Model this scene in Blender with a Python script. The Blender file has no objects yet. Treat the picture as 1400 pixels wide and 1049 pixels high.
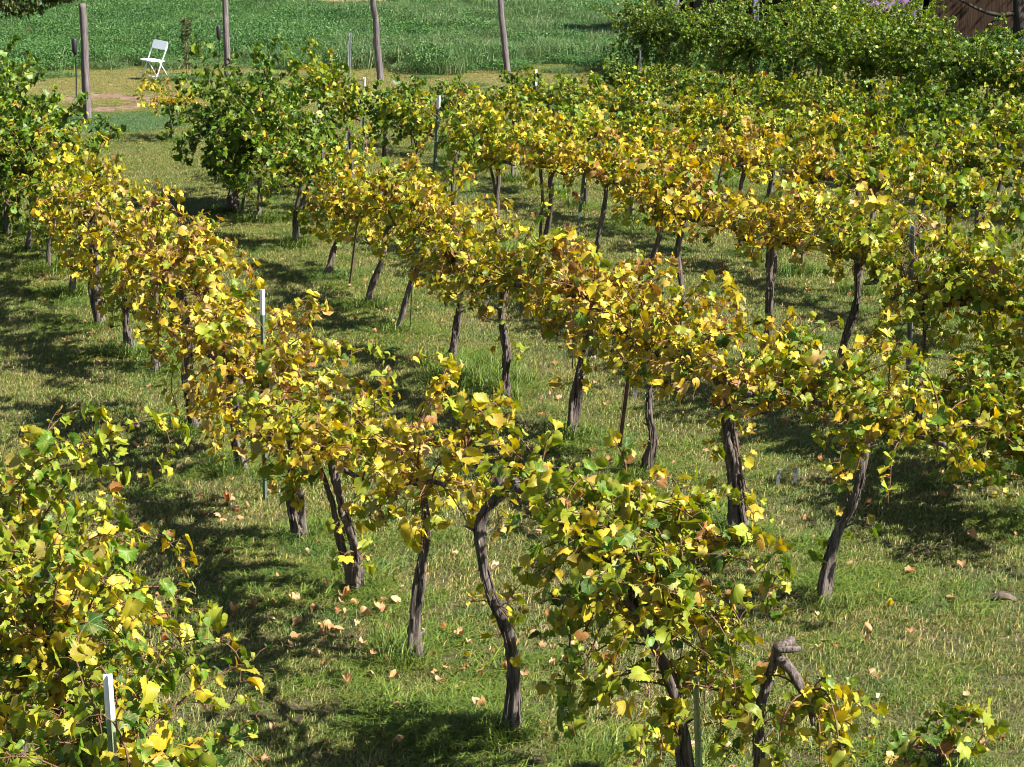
import bpy, math, random
import numpy as np
from mathutils import Vector, Matrix

S = bpy.context.scene
R = math.radians

# ------------------------------------------------------------------ camera, sky, sun, exposure
cam = bpy.data.cameras.new('camera'); camo = bpy.data.objects.new('camera', cam)
S.collection.objects.link(camo); S.camera = camo
cam.sensor_width = 36.0; cam.lens = 36.0 * 2700.0 / 1400.0
cam.clip_start = 0.1; cam.clip_end = 2000
camo.location = (0, 0, 3.7)
camo.rotation_euler = (R(90 - 13.806), 0, 0)

SUN_EL = 47.0
SUN_DIR = Vector((0.955, -0.295, 0)).normalized() * math.cos(R(SUN_EL)) + Vector((0, 0, math.sin(R(SUN_EL))))
W = bpy.data.worlds.new('World'); S.world = W; W.use_nodes = True
wt = W.node_tree; bg = wt.nodes['Background']
sky = wt.nodes.new('ShaderNodeTexSky'); sky.sky_type = 'NISHITA'; sky.sun_disc = False
sky.sun_elevation = R(SUN_EL); sky.sun_rotation = math.atan2(SUN_DIR.x, SUN_DIR.y)
wt.links.new(sky.outputs[0], bg.inputs[0]); bg.inputs[1].default_value = 0.05
sun = bpy.data.lights.new('sun', 'SUN'); sun.energy = 5.0; sun.angle = R(0.53); sun.color = (1.0, 0.95, 0.87)
suno = bpy.data.objects.new('sun', sun); S.collection.objects.link(suno)
suno.rotation_euler = (-SUN_DIR).to_track_quat('-Z', 'Y').to_euler(); suno.location = (10, -3, 12)
S.view_settings.view_transform = 'Standard'; S.view_settings.look = 'None'
S.view_settings.exposure = 1.55; S.view_settings.gamma = 1.0
S.render.engine = 'CYCLES'
S.cycles.max_bounces = 5; S.cycles.diffuse_bounces = 2; S.cycles.transmission_bounces = 3; S.cycles.glossy_bounces = 2
S.cycles.use_denoising = True; S.cycles.filter_width = 1.0

# ------------------------------------------------------------------ materials
def mat(name):
    m = bpy.data.materials.new(name); m.use_nodes = True
    nt = m.node_tree; nt.nodes.clear()
    out = nt.nodes.new('ShaderNodeOutputMaterial')
    return m, nt, out
def N(nt, t, **kw):
    n = nt.nodes.new(t)
    for k, v in kw.items(): setattr(n, k, v)
    return n
def mth(nt, op, a, b=None, c=None, clamp=False):
    n = nt.nodes.new('ShaderNodeMath'); n.operation = op; n.use_clamp = clamp
    for i, v in enumerate((a, b, c)):
        if v is None: continue
        if hasattr(v, 'is_output') or hasattr(v, 'links'): nt.links.new(v, n.inputs[i])
        else: n.inputs[i].default_value = v
    return n.outputs[0]
def mixc(nt, f, a, b, blend='MIX'):
    n = nt.nodes.new('ShaderNodeMix'); n.data_type = 'RGBA'; n.blend_type = blend
    for i, v in ((0, f), (6, a), (7, b)):
        if hasattr(v, 'links'): nt.links.new(v, n.inputs[i])
        elif isinstance(v, tuple): n.inputs[i].default_value = (*v[:3], 1)
        else: n.inputs[i].default_value = v
    return n.outputs[2]
def noise(nt, vec, scale, detail=4, rough=.55, out=0):
    n = nt.nodes.new('ShaderNodeTexNoise'); n.inputs['Scale'].default_value = scale
    n.inputs['Detail'].default_value = detail; n.inputs['Roughness'].default_value = rough
    if vec is not None: nt.links.new(vec, n.inputs['Vector'])
    return n.outputs[out]
def ramp(nt, f, stops):
    n = nt.nodes.new('ShaderNodeValToRGB'); cr = n.color_ramp
    while len(cr.elements) < len(stops): cr.elements.new(.5)
    for e, (p, c) in zip(cr.elements, stops):
        e.position = p; e.color = (*c[:3], 1) if len(c) >= 3 else (c[0],) * 3 + (1,)
    nt.links.new(f, n.inputs[0]); return n.outputs[0]
def smooth(nt, v, a, b):
    n = nt.nodes.new('ShaderNodeMapRange'); n.interpolation_type = 'SMOOTHSTEP'
    nt.links.new(v, n.inputs[0]); n.inputs[1].default_value = a; n.inputs[2].default_value = b
    return n.outputs[0]
def principled(nt, out, color, rough=.6, spec=.3, bump=None, bdist=.01, bstr=.6, metal=0):
    p = nt.nodes.new('ShaderNodeBsdfPrincipled')
    if isinstance(color, tuple): p.inputs['Base Color'].default_value = (*color, 1)
    else: nt.links.new(color, p.inputs['Base Color'])
    if hasattr(rough, 'links'): nt.links.new(rough, p.inputs['Roughness'])
    else: p.inputs['Roughness'].default_value = rough
    p.inputs['Specular IOR Level'].default_value = spec; p.inputs['Metallic'].default_value = metal
    if bump is not None:
        b = nt.nodes.new('ShaderNodeBump'); b.inputs['Strength'].default_value = bstr; b.inputs['Distance'].default_value = bdist
        nt.links.new(bump, b.inputs['Height']); nt.links.new(b.outputs[0], p.inputs['Normal'])
    if out is not None: nt.links.new(p.outputs[0], out.inputs[0])
    return p
def leafy(name, transl=.29, rough=.46, veins=True, sat=1.0):
    """leaf blade: per leaf tint x spots and veins, reflecting and letting light through"""
    m, nt, out = mat(name)
    at = N(nt, 'ShaderNodeAttribute', attribute_name='tint')
    col = at.outputs['Color']
    geo = N(nt, 'ShaderNodeNewGeometry')
    nz = noise(nt, geo.outputs['Position'], 38, 3)
    col = mixc(nt, mth(nt, 'MULTIPLY', smooth(nt, nz, .50, .72), .45), col, (.36, .26, .06))
    nz2 = noise(nt, geo.outputs['Position'], 90, 2)
    col = mixc(nt, mth(nt, 'MULTIPLY', smooth(nt, nz2, .3, .7), .35), col, (.5, .5, .5), 'SOFT_LIGHT')
    if veins:
        uv = N(nt, 'ShaderNodeAttribute', attribute_name='blade')
        sx = N(nt, 'ShaderNodeSeparateXYZ'); nt.links.new(uv.outputs['Vector'], sx.inputs[0])
        ang = mth(nt, 'ARCTAN2', sx.outputs[0], sx.outputs[1])
        rad = mth(nt, 'SQRT', mth(nt, 'ADD', mth(nt, 'POWER', sx.outputs[0], 2.0), mth(nt, 'POWER', sx.outputs[1], 2.0)))
        d = mth(nt, 'PINGPONG', ang, R(26.0))
        vein = mth(nt, 'LESS_THAN', mth(nt, 'MULTIPLY', d, rad), .016)
        col = mixc(nt, mth(nt, 'MULTIPLY', vein, .28), col, (.5, .48, .2))
        edge = smooth(nt, mth(nt, 'ADD', rad, mth(nt, 'MULTIPLY', nz, .5)), 1.05, 1.3)
        col = mixc(nt, mth(nt, 'MULTIPLY', edge, .65), col, (.42, .3, .1))
    p = principled(nt, None, col, rough, .28)
    tr = N(nt, 'ShaderNodeBsdfTranslucent')
    hs = N(nt, 'ShaderNodeHueSaturation'); hs.inputs['Saturation'].default_value = 1.15 * sat; hs.inputs['Value'].default_value = 1.25
    nt.links.new(col, hs.inputs['Color']); nt.links.new(hs.outputs[0], tr.inputs[0])
    mx = N(nt, 'ShaderNodeMixShader'); mx.inputs[0].default_value = transl
    nt.links.new(p.outputs[0], mx.inputs[1]); nt.links.new(tr.outputs[0], mx.inputs[2]); nt.links.new(mx.outputs[0], out.inputs[0])
    return m
M = {}
M['leaf'] = leafy('vine_leaf')
M['leaf_far'] = leafy('vine_leaf_plain', veins=False)
M['tree_leaf'] = leafy('tree_leaf', transl=.25, veins=False)

def bark(name, dark, light, sc=1.0):
    m, nt, out = mat(name)
    tc = N(nt, 'ShaderNodeTexCoord'); mp = N(nt, 'ShaderNodeMapping'); mp.inputs['Scale'].default_value = (70 * sc, 70 * sc, 5 * sc)
    nt.links.new(tc.outputs['Object'], mp.inputs[0])
    a = noise(nt, mp.outputs[0], 1.0, 5, .65)
    b = noise(nt, tc.outputs['Object'], 9, 3)
    col = ramp(nt, a, [(.32, dark), (.52, tuple(.5 * (d + l) for d, l in zip(dark, light))), (.7, light)])
    col = mixc(nt, mth(nt, 'MULTIPLY', smooth(nt, b, .35, .7), .4), col, tuple(d * 1.6 + .01 for d in dark))
    principled(nt, out, col, .9, .15, a, .012, 1.0)
    return m
M['bark'] = bark('vine_bark', (.020, .016, .014), (.26, .21, .185))
M['cane'] = bark('cane_bark', (.10, .05, .028), (.30, .18, .10), 2)
M['tree_bark'] = bark('tree_bark', (.02, .016, .013), (.09, .07, .055), .3)
M['post'] = bark('weathered_post', (.06, .05, .05), (.24, .205, .20), .6)
M['plank'] = bark('brown_plank', (.03, .016, .010), (.085, .05, .03), .25)

def plain(name, color, rough=.5, var=.25, metal=0, spec=.4, sc=25):
    m, nt, out = mat(name)
    tc = N(nt, 'ShaderNodeTexCoord'); n = noise(nt, tc.outputs['Object'], sc, 4)
    col = mixc(nt, smooth(nt, n, .3, .7), tuple(c * (1 - var) for c in color), tuple(min(1, c * (1 + var * .5)) for c in color))
    principled(nt, out, col, rough, spec, n, .002, .3, metal)
    return m
M['white_paint'] = plain('white_paint', (.80, .82, .84), .35, .08)
M['chair_white'] = plain('white_chair_plastic', (.74, .78, .82), .3, .05)
M['green_paint'] = plain('green_stake_paint', (.10, .15, .11), .55, .35)
M['pale_green'] = plain('pale_green_stake_paint', (.30, .36, .22), .6, .3)
M['rust'] = plain('brown_stake_paint', (.11, .075, .045), .6, .4)
M['grey_metal'] = plain('grey_metal', (.30, .32, .34), .4, .3, .5)
M['galv'] = plain('silver_metal', (.52, .54, .55), .4, .2, .5)
M['dark'] = plain('black_plastic', (.02, .02, .022), .5, .2)
M['lavender'] = plain('lavender_paint', (.36, .28, .48), .6, .2, sc=4)
M['purple'] = plain('purple_paint', (.42, .20, .50), .6, .2, sc=4)
M['roofing'] = plain('roof_shingle', (.08, .075, .07), .9, .3)
M['grape'] = plain('dried_grape', (.20, .10, .04), .6, .5, sc=120)
M['shade_glass'] = plain('dark_glass', (.02, .022, .028), .1, .1)
M['old_wood'] = plain('grey_old_wood', (.12, .09, .07), .9, .4)
M['clod'] = plain('dark_soil', (.075, .05, .035), .95, .4, sc=40)

def zone_nodes(nt, pos):
    """lawn / mown path / field zones of the ground as functions of the place"""
    sx = N(nt, 'ShaderNodeSeparateXYZ'); nt.links.new(pos, sx.inputs[0])
    wob = mth(nt, 'MULTIPLY', mth(nt, 'SUBTRACT', noise(nt, pos, .35, 4), .5), 4.0)
    y = mth(nt, 'ADD', sx.outputs[1], wob)
    path = mth(nt, 'MULTIPLY', smooth(nt, y, 35.0, 37.5), mth(nt, 'SUBTRACT', 1.0, smooth(nt, y, 43.5, 45.5)))
    field = smooth(nt, y, 43.5, 45.5)
    far = smooth(nt, y, 69.0, 72.0)
    # bare oval of soil beside the leaning post
    ex = mth(nt, 'DIVIDE', mth(nt, 'ADD', sx.outputs[0], 7.75), 1.55); ey = mth(nt, 'DIVIDE', mth(nt, 'SUBTRACT', sx.outputs[1], 36.9), 1.75)
    rr = mth(nt, 'ADD', mth(nt, 'ADD', mth(nt, 'POWER', ex, 2.0), mth(nt, 'POWER', ey, 2.0)), mth(nt, 'MULTIPLY', mth(nt, 'SUBTRACT', noise(nt, pos, 1.6, 5, .7), .5), 1.8))
    dirt = mth(nt, 'SUBTRACT', 1.0, smooth(nt, rr, .75, 1.15))
    cx = mth(nt, 'DIVIDE', mth(nt, 'ADD', sx.outputs[0], 6.9), 1.5); cy = mth(nt, 'DIVIDE', mth(nt, 'SUBTRACT', sx.outputs[1], 33.6), 1.6)
    cr = mth(nt, 'ADD', mth(nt, 'ADD', mth(nt, 'POWER', cx, 2.0), mth(nt, 'POWER', cy, 2.0)), mth(nt, 'MULTIPLY', mth(nt, 'SUBTRACT', noise(nt, pos, 1.1, 4), .5), 1.4))
    clover = mth(nt, 'SUBTRACT', 1.0, smooth(nt, cr, .7, 1.2))
    return path, field, far, dirt, clover
def ground_mat():
    m, nt, out = mat('ground_soil_and_thatch')
    geo = N(nt, 'ShaderNodeNewGeometry'); pos = geo.outputs['Position']
    path, field, far, dirt, clover = zone_nodes(nt, pos)
    n1 = noise(nt, pos, 1.3, 5); n2 = noise(nt, pos, 34, 5, .7)
    lawn = mixc(nt, smooth(nt, n1, .35, .65), (.040, .052, .018), (.085, .075, .036))
    lawn = mixc(nt, smooth(nt, n2, .35, .7), lawn, (.12, .098, .055))
    pathc = mixc(nt, smooth(nt, n1, .38, .62), (.15, .135, .06), (.30, .235, .14)); pathc = mixc(nt, mth(nt, 'MULTIPLY', smooth(nt, n2, .35, .65), .6), pathc, (.20, .17, .09))
    fieldc = mixc(nt, n2, (.03, .05, .02), (.08, .085, .035))
    farc = mixc(nt, n2, (.30, .20, .10), (.42, .30, .17))
    dirtc = mixc(nt, smooth(nt, noise(nt, pos, 5.5, 6, .75), .36, .62), (.10, .062, .042), (.25, .165, .12))
    c = mixc(nt, path, lawn, pathc); c = mixc(nt, field, c, fieldc); c = mixc(nt, far, c, farc); c = mixc(nt, dirt, c, dirtc)
    principled(nt, out, c, .95, .1, n2, .03, .8)
    return m
M['ground'] = ground_mat()
def grass_mat(name, kind):
    m, nt, out = mat(name)
    geo = N(nt, 'ShaderNodeNewGeometry'); pos = geo.outputs['Position']
    at = N(nt, 'ShaderNodeAttribute', attribute_name='tint')
    col = at.outputs['Color']
    if kind == 'lawn':
        path, field, far, dirt, clover = zone_nodes(nt, pos)
        sx = N(nt, 'ShaderNodeSeparateColor'); nt.links.new(col, sx.inputs[0])
        n1 = noise(nt, pos, .9, 5, .6); n2 = noise(nt, pos, 4.5, 4, .6)
        dry = mth(nt, 'ADD', mth(nt, 'ADD', mth(nt, 'MULTIPLY', n1, .75), mth(nt, 'MULTIPLY', n2, .6)), mth(nt, 'MULTIPLY', mth(nt, 'SUBTRACT', sx.outputs[0], .5), .95))
        dry = mth(nt, 'ADD', dry, mth(nt, 'MULTIPLY', path, .2)); dry = mth(nt, 'SUBTRACT', dry, mth(nt, 'MULTIPLY', clover, .45))
        green = mixc(nt, mth(nt, 'POWER', sx.outputs[1], 1.6), (.050, .105, .014), (.205, .26, .034))
        tan = mixc(nt, mth(nt, 'POWER', sx.outputs[1], 2.0), (.20, .155, .05), (.55, .43, .18))
        col = mixc(nt, smooth(nt, dry, .66, 1.0), green, tan)
        weed = smooth(nt, noise(nt, pos, 1.25, 5, .68), .54, .66)
        col = mixc(nt, mth(nt, 'MULTIPLY', weed, .6), col, mixc(nt, sx.outputs[1], (.045, .10, .022), (.11, .20, .05)))
        col = mixc(nt, mth(nt, 'MULTIPLY', clover, .75), col, (.09, .17, .065))
    else:
        n1 = noise(nt, pos, .35, 5, .6)
        big = noise(nt, pos, .22, 4, .65)
        col = mixc(nt, mth(nt, 'MULTIPLY', smooth(nt, big, .5, .3), .5), col, (.018, .055, .022))
        col = mixc(nt, smooth(nt, n1, .35, .68), col, mixc(nt, .6, col, (.08, .18, .045)))
        n2 = noise(nt, pos, 1.7, 3, .6)
        col = mixc(nt, mth(nt, 'MULTIPLY', smooth(nt, n2, .45, .75), .55), col, (.13, .24, .06))
    p = principled(nt, None, col, .5, .3)
    tr = N(nt, 'ShaderNodeBsdfTranslucent'); nt.links.new(col, tr.inputs[0])
    mx = N(nt, 'ShaderNodeMixShader'); mx.inputs[0].default_value = .24
    nt.links.new(p.outputs[0], mx.inputs[1]); nt.links.new(tr.outputs[0], mx.inputs[2]); nt.links.new(mx.outputs[0], out.inputs[0])
    return m
M['grass'] = grass_mat('lawn_grass', 'lawn')
M['weed'] = grass_mat('field_weed', 'weed')

# ------------------------------------------------------------------ mesh helpers
def add_obj(name, me, m, parent=None, loc=None):
    o = bpy.data.objects.new(name, me); S.collection.objects.link(o)
    if m is not None and len(me.materials) == 0: me.materials.append(m)
    if parent is not None: o.parent = parent
    if loc is not None: o.location = loc
    return o
def tri_mesh(name, V, T, tint=None, blade=None, smooth_=False):
    V = np.asarray(V, np.float32); T = np.asarray(T, np.int32)
    me = bpy.data.meshes.new(name)
    me.vertices.add(len(V)); me.vertices.foreach_set('co', V.ravel())
    me.loops.add(T.size); me.loops.foreach_set('vertex_index', T.ravel())
    me.polygons.add(len(T)); me.polygons.foreach_set('loop_start', np.arange(0, T.size, 3, dtype=np.int32))
    me.update(calc_edges=True)
    if tint is not None:
        a = me.attributes.new('tint', 'FLOAT_COLOR', 'POINT'); a.data.foreach_set('color', np.asarray(tint, np.float32).ravel())
    if blade is not None:
        a = me.attributes.new('blade', 'FLOAT_VECTOR', 'POINT'); a.data.foreach_set('vector', np.asarray(blade, np.float32).ravel())
    if smooth_: me.polygons.foreach_set('use_smooth', np.ones(len(T), bool))
    return me
class MB:
    def __init__(self): self.v = []; self.f = []
    def tube(self, pts, rad, sides=8, prof=None, cap=True):
        pts = [Vector(p) for p in pts]; n = len(pts); b = len(self.v)
        u = None
        for i, p in enumerate(pts):
            d = (pts[min(i + 1, n - 1)] - pts[max(i - 1, 0)])
            d = d.normalized() if d.length > 1e-9 else Vector((0, 0, 1))
            if u is None:
                u = d.orthogonal().normalized() if abs(d.z) < .9 else (Vector((1, 0, 0)) - d * d.x).normalized()
            else:
                u = (u - d * u.dot(d)); u = u.normalized() if u.length > 1e-6 else d.orthogonal().normalized()
            w = d.cross(u); r = rad[i] if hasattr(rad, '__len__') else rad
            for k in range(sides):
                a = 2 * math.pi * k / sides
                q = r * (prof(i, a) if prof else 1)
                self.v.append(p + u * (q * math.cos(a)) + w * (q * math.sin(a)))
        for i in range(n - 1):
            for k in range(sides):
                k2 = (k + 1) % sides
                self.f.append((b + i * sides + k, b + i * sides + k2, b + (i + 1) * sides + k2, b + (i + 1) * sides + k))
        if cap:
            self.f.append(tuple(b + k for k in reversed(range(sides)))); self.f.append(tuple(b + (n - 1) * sides + k for k in range(sides)))
    def box(self, c, s, rot=None):
        b = len(self.v); c = Vector(c)
        for x in (-.5, .5):
            for y in (-.5, .5):
                for z in (-.5, .5):
                    q = Vector((x * s[0], y * s[1], z * s[2]))
                    if rot is not None: q = rot @ q
                    self.v.append(c + q)
        for f in ((0, 1, 3, 2), (4, 6, 7, 5), (0, 4, 5, 1), (2, 3, 7, 6), (0, 2, 6, 4), (1, 5, 7, 3)): self.f.append(tuple(b + i for i in f))
    def prism(self, poly, z0, z1, tf=None):
        b = len(self.v); n = len(poly)
        for z in (z0, z1):
            for x, y in poly:
                q = Vector((x, y, z)); self.v.append(tf @ q if tf is not None else q)
        self.f.append(tuple(b + i for i in reversed(range(n)))); self.f.append(tuple(b + n + i for i in range(n)))
        for i in range(n): self.f.append((b + i, b + (i + 1) % n, b + n + (i + 1) % n, b + n + i))
    def ball(self, c, r, seg=7, rings=5, sq=1.0):
        b = len(self.v); c = Vector(c)
        self.v.append(c + Vector((0, 0, r * sq)))
        for i in range(1, rings):
            t = math.pi * i / rings
            for k in range(seg):
                a = 2 * math.pi * k / seg
                self.v.append(c + Vector((r * math.sin(t) * math.cos(a), r * math.sin(t) * math.sin(a), r * sq * math.cos(t))))
        self.v.append(c - Vector((0, 0, r * sq))); e = len(self.v) - 1
        for k in range(seg): self.f.append((b, b + 1 + k, b + 1 + (k + 1) % seg)); self.f.append((e, e - seg + (k + 1) % seg, e - seg + k))
        for i in range(rings - 2):
            for k in range(seg):
                a0 = b + 1 + i * seg; k2 = (k + 1) % seg
                self.f.append((a0 + k, a0 + seg + k, a0 + seg + k2, a0 + k2))
    def build(self, name, m, parent=None, smooth_=True, bevel=0):
        me = bpy.data.meshes.new(name); me.from_pydata([tuple(v) for v in self.v], [], self.f); me.update()
        if smooth_: me.polygons.foreach_set('use_smooth', np.ones(len(me.polygons), bool))
        o = add_obj(name, me, m, parent)
        if bevel:
            bv = o.modifiers.new('bevel', 'BEVEL'); bv.width = bevel; bv.segments = 2; bv.limit_method = 'ANGLE'
        return o
def thing(name, label, cat, loc=(0, 0, 0), rotz=0, group=None):
    o = bpy.data.objects.new(name, None); S.collection.objects.link(o); o.empty_display_size = .2
    o.location = loc; o.rotation_euler = (0, 0, rotz); return tag(o, label, cat, group)
def tag(o, label, cat, group=None, kind=None):
    o['label'] = label; o['category'] = cat
    if group: o['group'] = group
    if kind: o['kind'] = kind
    return o
def spline(P, n):
    P = [Vector(p) for p in P]; Q = [P[0] * 2 - P[1]] + P + [P[-1] * 2 - P[-2]]; out = []
    m = len(P) - 1
    for j in range(n + 1):
        t = j / n * m; i = min(int(t), m - 1); t -= i
        a, b, c, d = Q[i:i + 4]
        out.append(.5 * ((2 * b) + (c - a) * t + (2 * a - 5 * b + 4 * c - d) * t * t + (3 * b - a - 3 * c + d) * t ** 3))
    return out

# ------------------------------------------------------------------ leaf clouds
def outline(pairs):
    pts = [(r * math.sin(R(a)), r * math.cos(R(a))) for a, r in pairs]
    mir = [(-x, y) for x, y in reversed(pts) if abs(x) > 1e-6]
    return np.array(pts + mir)
GRAPE = outline([(0, 1.0), (13, .84), (26, .72), (39, .86), (51, .95), (65, .78), (79, .66), (93, .74), (108, .8), (125, .66), (143, .62), (162, .48), (176, .14)])
GRAPE2 = outline([(0, .98), (15, .9), (30, .84), (45, .93), (60, .84), (76, .76), (92, .8), (110, .78), (128, .7), (147, .64), (165, .46), (177, .12)])
def toothed(O):
    """a saw edge: a shallow notch between every two outline points"""
    n = len(O); out = []
    for i in range(n):
        out += [O[i], (O[i] + O[(i + 1) % n]) / 2 * (.90 if i % 2 else .94)]
    return np.array(out)
GRAPE_T, GRAPE2_T = toothed(GRAPE), toothed(GRAPE2)
PLAIN = outline([(0, 1.0), (26, .76), (51, .93), (79, .7), (108, .78), (143, .6), (175, .15)])
TREELEAF = outline([(0, 1.0), (22, .66), (50, .46), (100, .34), (150, .30)])
COLS = np.array([(.038, .090, .012), (.095, .18, .014), (.225, .27, .017), (.46, .365, .020), (.51, .325, .020), (.46, .30, .09), (.25, .115, .035)])
def leaf_cloud(name, rng, pos, nrm, tip, size, col, near=True, shape=None, cup=1.0, ring=False):
    """one mesh of many separate leaf blades, each folded and cupped in its own way"""
    pos = np.asarray(pos); n = len(pos)
    nrm = nrm / np.linalg.norm(nrm, axis=1, keepdims=True)
    tip = tip - nrm * np.sum(tip * nrm, 1, keepdims=True)
    tip = tip / np.maximum(np.linalg.norm(tip, axis=1, keepdims=True), 1e-6)
    sid = np.cross(tip, nrm)
    groups = [(shape, np.arange(n))] if shape is not None else ([(GRAPE, np.where(rng.random(n) < .6)[0])] if near else [(PLAIN, np.arange(n))])
    if near and shape is None: groups.append((GRAPE2, np.setdiff1d(np.arange(n), groups[0][1])))
    if near and ring and shape is None: groups = [(GRAPE_T if O is GRAPE else GRAPE2_T, ix) for O, ix in groups]
    VV, TT, CC, BB = [], [], [], []; off = 0
    for O, idx in groups:
        k = len(idx)
        if k == 0: continue
        m = len(O)
        fine = near and ring
        if fine: u = np.concatenate([[0], O[:, 0] * .55, O[:, 0]]); v = np.concatenate([[0], O[:, 1] * .55, O[:, 1]])
        else: u = np.concatenate([[0], O[:, 0]]); v = np.concatenate([[0], O[:, 1]])
        r2 = u * u + v * v; ph = np.arctan2(u, v)
        fold = (rng.normal(.38, .28, k) * cup)[:, None]; cupd = (rng.normal(-.22, .3, k) * cup)[:, None]; rip = (rng.normal(0, .17, k) * cup)[:, None]; pp = rng.random((k, 1)) * 6.28
        curl = (rng.normal(-.1, .25, k) * cup)[:, None]
        w = fold * np.abs(u)[None] + cupd * r2[None] + rip * np.sin(3 * ph[None] + pp) * r2[None] + curl * (v * np.abs(v))[None]
        uu = u[None] * rng.uniform(.85, 1.1, (k, 1)) * (1 - .25 * np.minimum(np.abs(fold), .8)); vv = np.repeat(v[None], k, 0) * rng.uniform(.85, 1.08, (k, 1))
        s = size[idx][:, None, None]
        P = pos[idx][:, None, :] + s * (uu[:, :, None] * sid[idx][:, None, :] + vv[:, :, None] * tip[idx][:, None, :] + w[:, :, None] * nrm[idx][:, None, :])
        tri = [(0, 1 + i, 1 + (i + 1) % m) for i in range(m)]
        if fine:
            for i in range(m): a, b = 1 + i, 1 + (i + 1) % m; tri += [(a, a + m, b + m), (a, b + m, b)]
        tri = np.array(tri); m = len(u) - 1
        T = (np.arange(k) * (m + 1))[:, None, None] + tri[None] + off
        VV.append(P.reshape(-1, 3)); TT.append(T.reshape(-1, 3))
        c = np.concatenate([col[idx], np.ones((k, 1))], 1)
        CC.append(np.repeat(c, m + 1, 0)); BB.append(np.tile(np.stack([u, v, np.zeros_like(u)], 1), (k, 1))); off += k * (m + 1)
    return tri_mesh(name, np.concatenate(VV), np.concatenate(TT), np.concatenate(CC), np.concatenate(BB) if near else None, near)

# ------------------------------------------------------------------ the ground and its grass
def sheet(name, x0, x1, y0, y1, z, m, nx, ny):
    xs = np.linspace(x0, x1, nx + 1); ys = np.linspace(y0, y1, ny + 1)
    X, Y = np.meshgrid(xs, ys); V = np.stack([X.ravel(), Y.ravel(), np.full(X.size, z)], 1)
    i = np.arange(nx)[None] + (nx + 1) * np.arange(ny)[:, None]; i = i.ravel()
    T = np.concatenate([np.stack([i, i + 1, i + nx + 2], 1), np.stack([i, i + nx + 2, i + nx + 1], 1)])
    return add_obj(name, tri_mesh(name, V, T), m)
g = sheet('ground', -400, 400, -60, 900, 0, M['ground'], 40, 40); g['kind'] = 'structure'
g['label'] = 'lawn soil, mown strip and field soil of the vineyard'; g['category'] = 'ground'

def blades(rng, n, size, h, w, lean, cols=None):
    """tapered bent grass blades scattered on a square patch"""
    b = np.stack([rng.uniform(-size / 2, size / 2, n), rng.uniform(-size / 2, size / 2, n), np.full(n, -.004)], 1)
    a = rng.random(n) * 6.283; d = np.stack([np.cos(a), np.sin(a), np.zeros(n)], 1); s = np.stack([-np.sin(a + .7), np.cos(a + .7), np.zeros(n)], 1)
    hh = rng.uniform(h[0], h[1], n)[:, None]; ln = np.abs(rng.normal(lean, lean * .5, n))[:, None]; ww = rng.uniform(w[0], w[1], n)[:, None]
    mid = b + np.array([0, 0, 1.]) * hh * .6 + d * hh * ln * .45; tip = b + np.array([0, 0, 1.]) * hh * (1 - .25 * np.minimum(ln, 1.6)) + d * hh * ln * 1.1
    V = np.stack([b - s * ww, b + s * ww, mid - s * ww * .8, mid + s * ww * .8, tip], 1).reshape(-1, 3)
    t = np.array([(0, 1, 3), (0, 3, 2), (2, 3, 4)]); T = ((np.arange(n) * 5)[:, None, None] + t[None]).reshape(-1, 3)
    if cols is None: c = np.stack([rng.random(n), rng.random(n), rng.random(n), np.ones(n)], 1)
    else: c = np.concatenate([cols[rng.integers(0, len(cols), n)] * rng.uniform(.75, 1.25, (n, 1)), np.ones((n, 1))], 1)
    return V, T, np.repeat(c, 5, 0)
def scatter(name, coll, pts, rot, scl, idx, label, cat):
    """stuff: one object whose points carry copies of a few patch meshes"""
    me = bpy.data.meshes.new(name); n = len(pts)
    me.vertices.add(n); me.vertices.foreach_set('co', np.asarray(pts, np.float32).ravel())
    for an, ty, dt, key in (('rot', 'FLOAT_VECTOR', rot, 'vector'), ('scl', 'FLOAT_VECTOR', scl, 'vector'), ('pick', 'INT', idx, 'value')):
        at = me.attributes.new(an, ty, 'POINT'); at.data.foreach_set(key, np.asarray(dt, np.float32 if ty != 'INT' else np.int32).ravel())
    o = add_obj(name, me, None)
    ng = bpy.data.node_groups.new(name, 'GeometryNodeTree')
    ng.interface.new_socket('Geometry', in_out='INPUT', socket_type='NodeSocketGeometry'); ng.interface.new_socket('Geometry', in_out='OUTPUT', socket_type='NodeSocketGeometry')
    gi = ng.nodes.new('NodeGroupInput'); go = ng.nodes.new('NodeGroupOutput')
    ci = ng.nodes.new('GeometryNodeCollectionInfo'); ci.inputs['Collection'].default_value = coll; ci.inputs['Separate Children'].default_value = True; ci.inputs['Reset Children'].default_value = True
    ip = ng.nodes.new('GeometryNodeInstanceOnPoints'); ip.inputs['Pick Instance'].default_value = True
    def attr(nm, ty):
        a = ng.nodes.new('GeometryNodeInputNamedAttribute'); a.data_type = ty; a.inputs['Name'].default_value = nm
        return [q for q in a.outputs if q.enabled and q.name == 'Attribute'][0]
    e2r = ng.nodes.new('FunctionNodeEulerToRotation')
    L = ng.links.new
    L(gi.outputs[0], ip.inputs['Points']); L(ci.outputs[0], ip.inputs['Instance']); L(attr('pick', 'INT'), ip.inputs['Instance Index'])
    L(attr('rot', 'FLOAT_VECTOR'), e2r.inputs[0]); L(e2r.outputs[0], ip.inputs['Rotation']); L(attr('scl', 'FLOAT_VECTOR'), ip.inputs['Scale']); L(ip.outputs[0], go.inputs[0])
    md = o.modifiers.new('scatter', 'NODES'); md.node_group = ng
    return tag(o, label, cat, kind='stuff')
rng = np.random.default_rng(11)
lawn = bpy.data.collections.new('lawn_patches')
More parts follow.
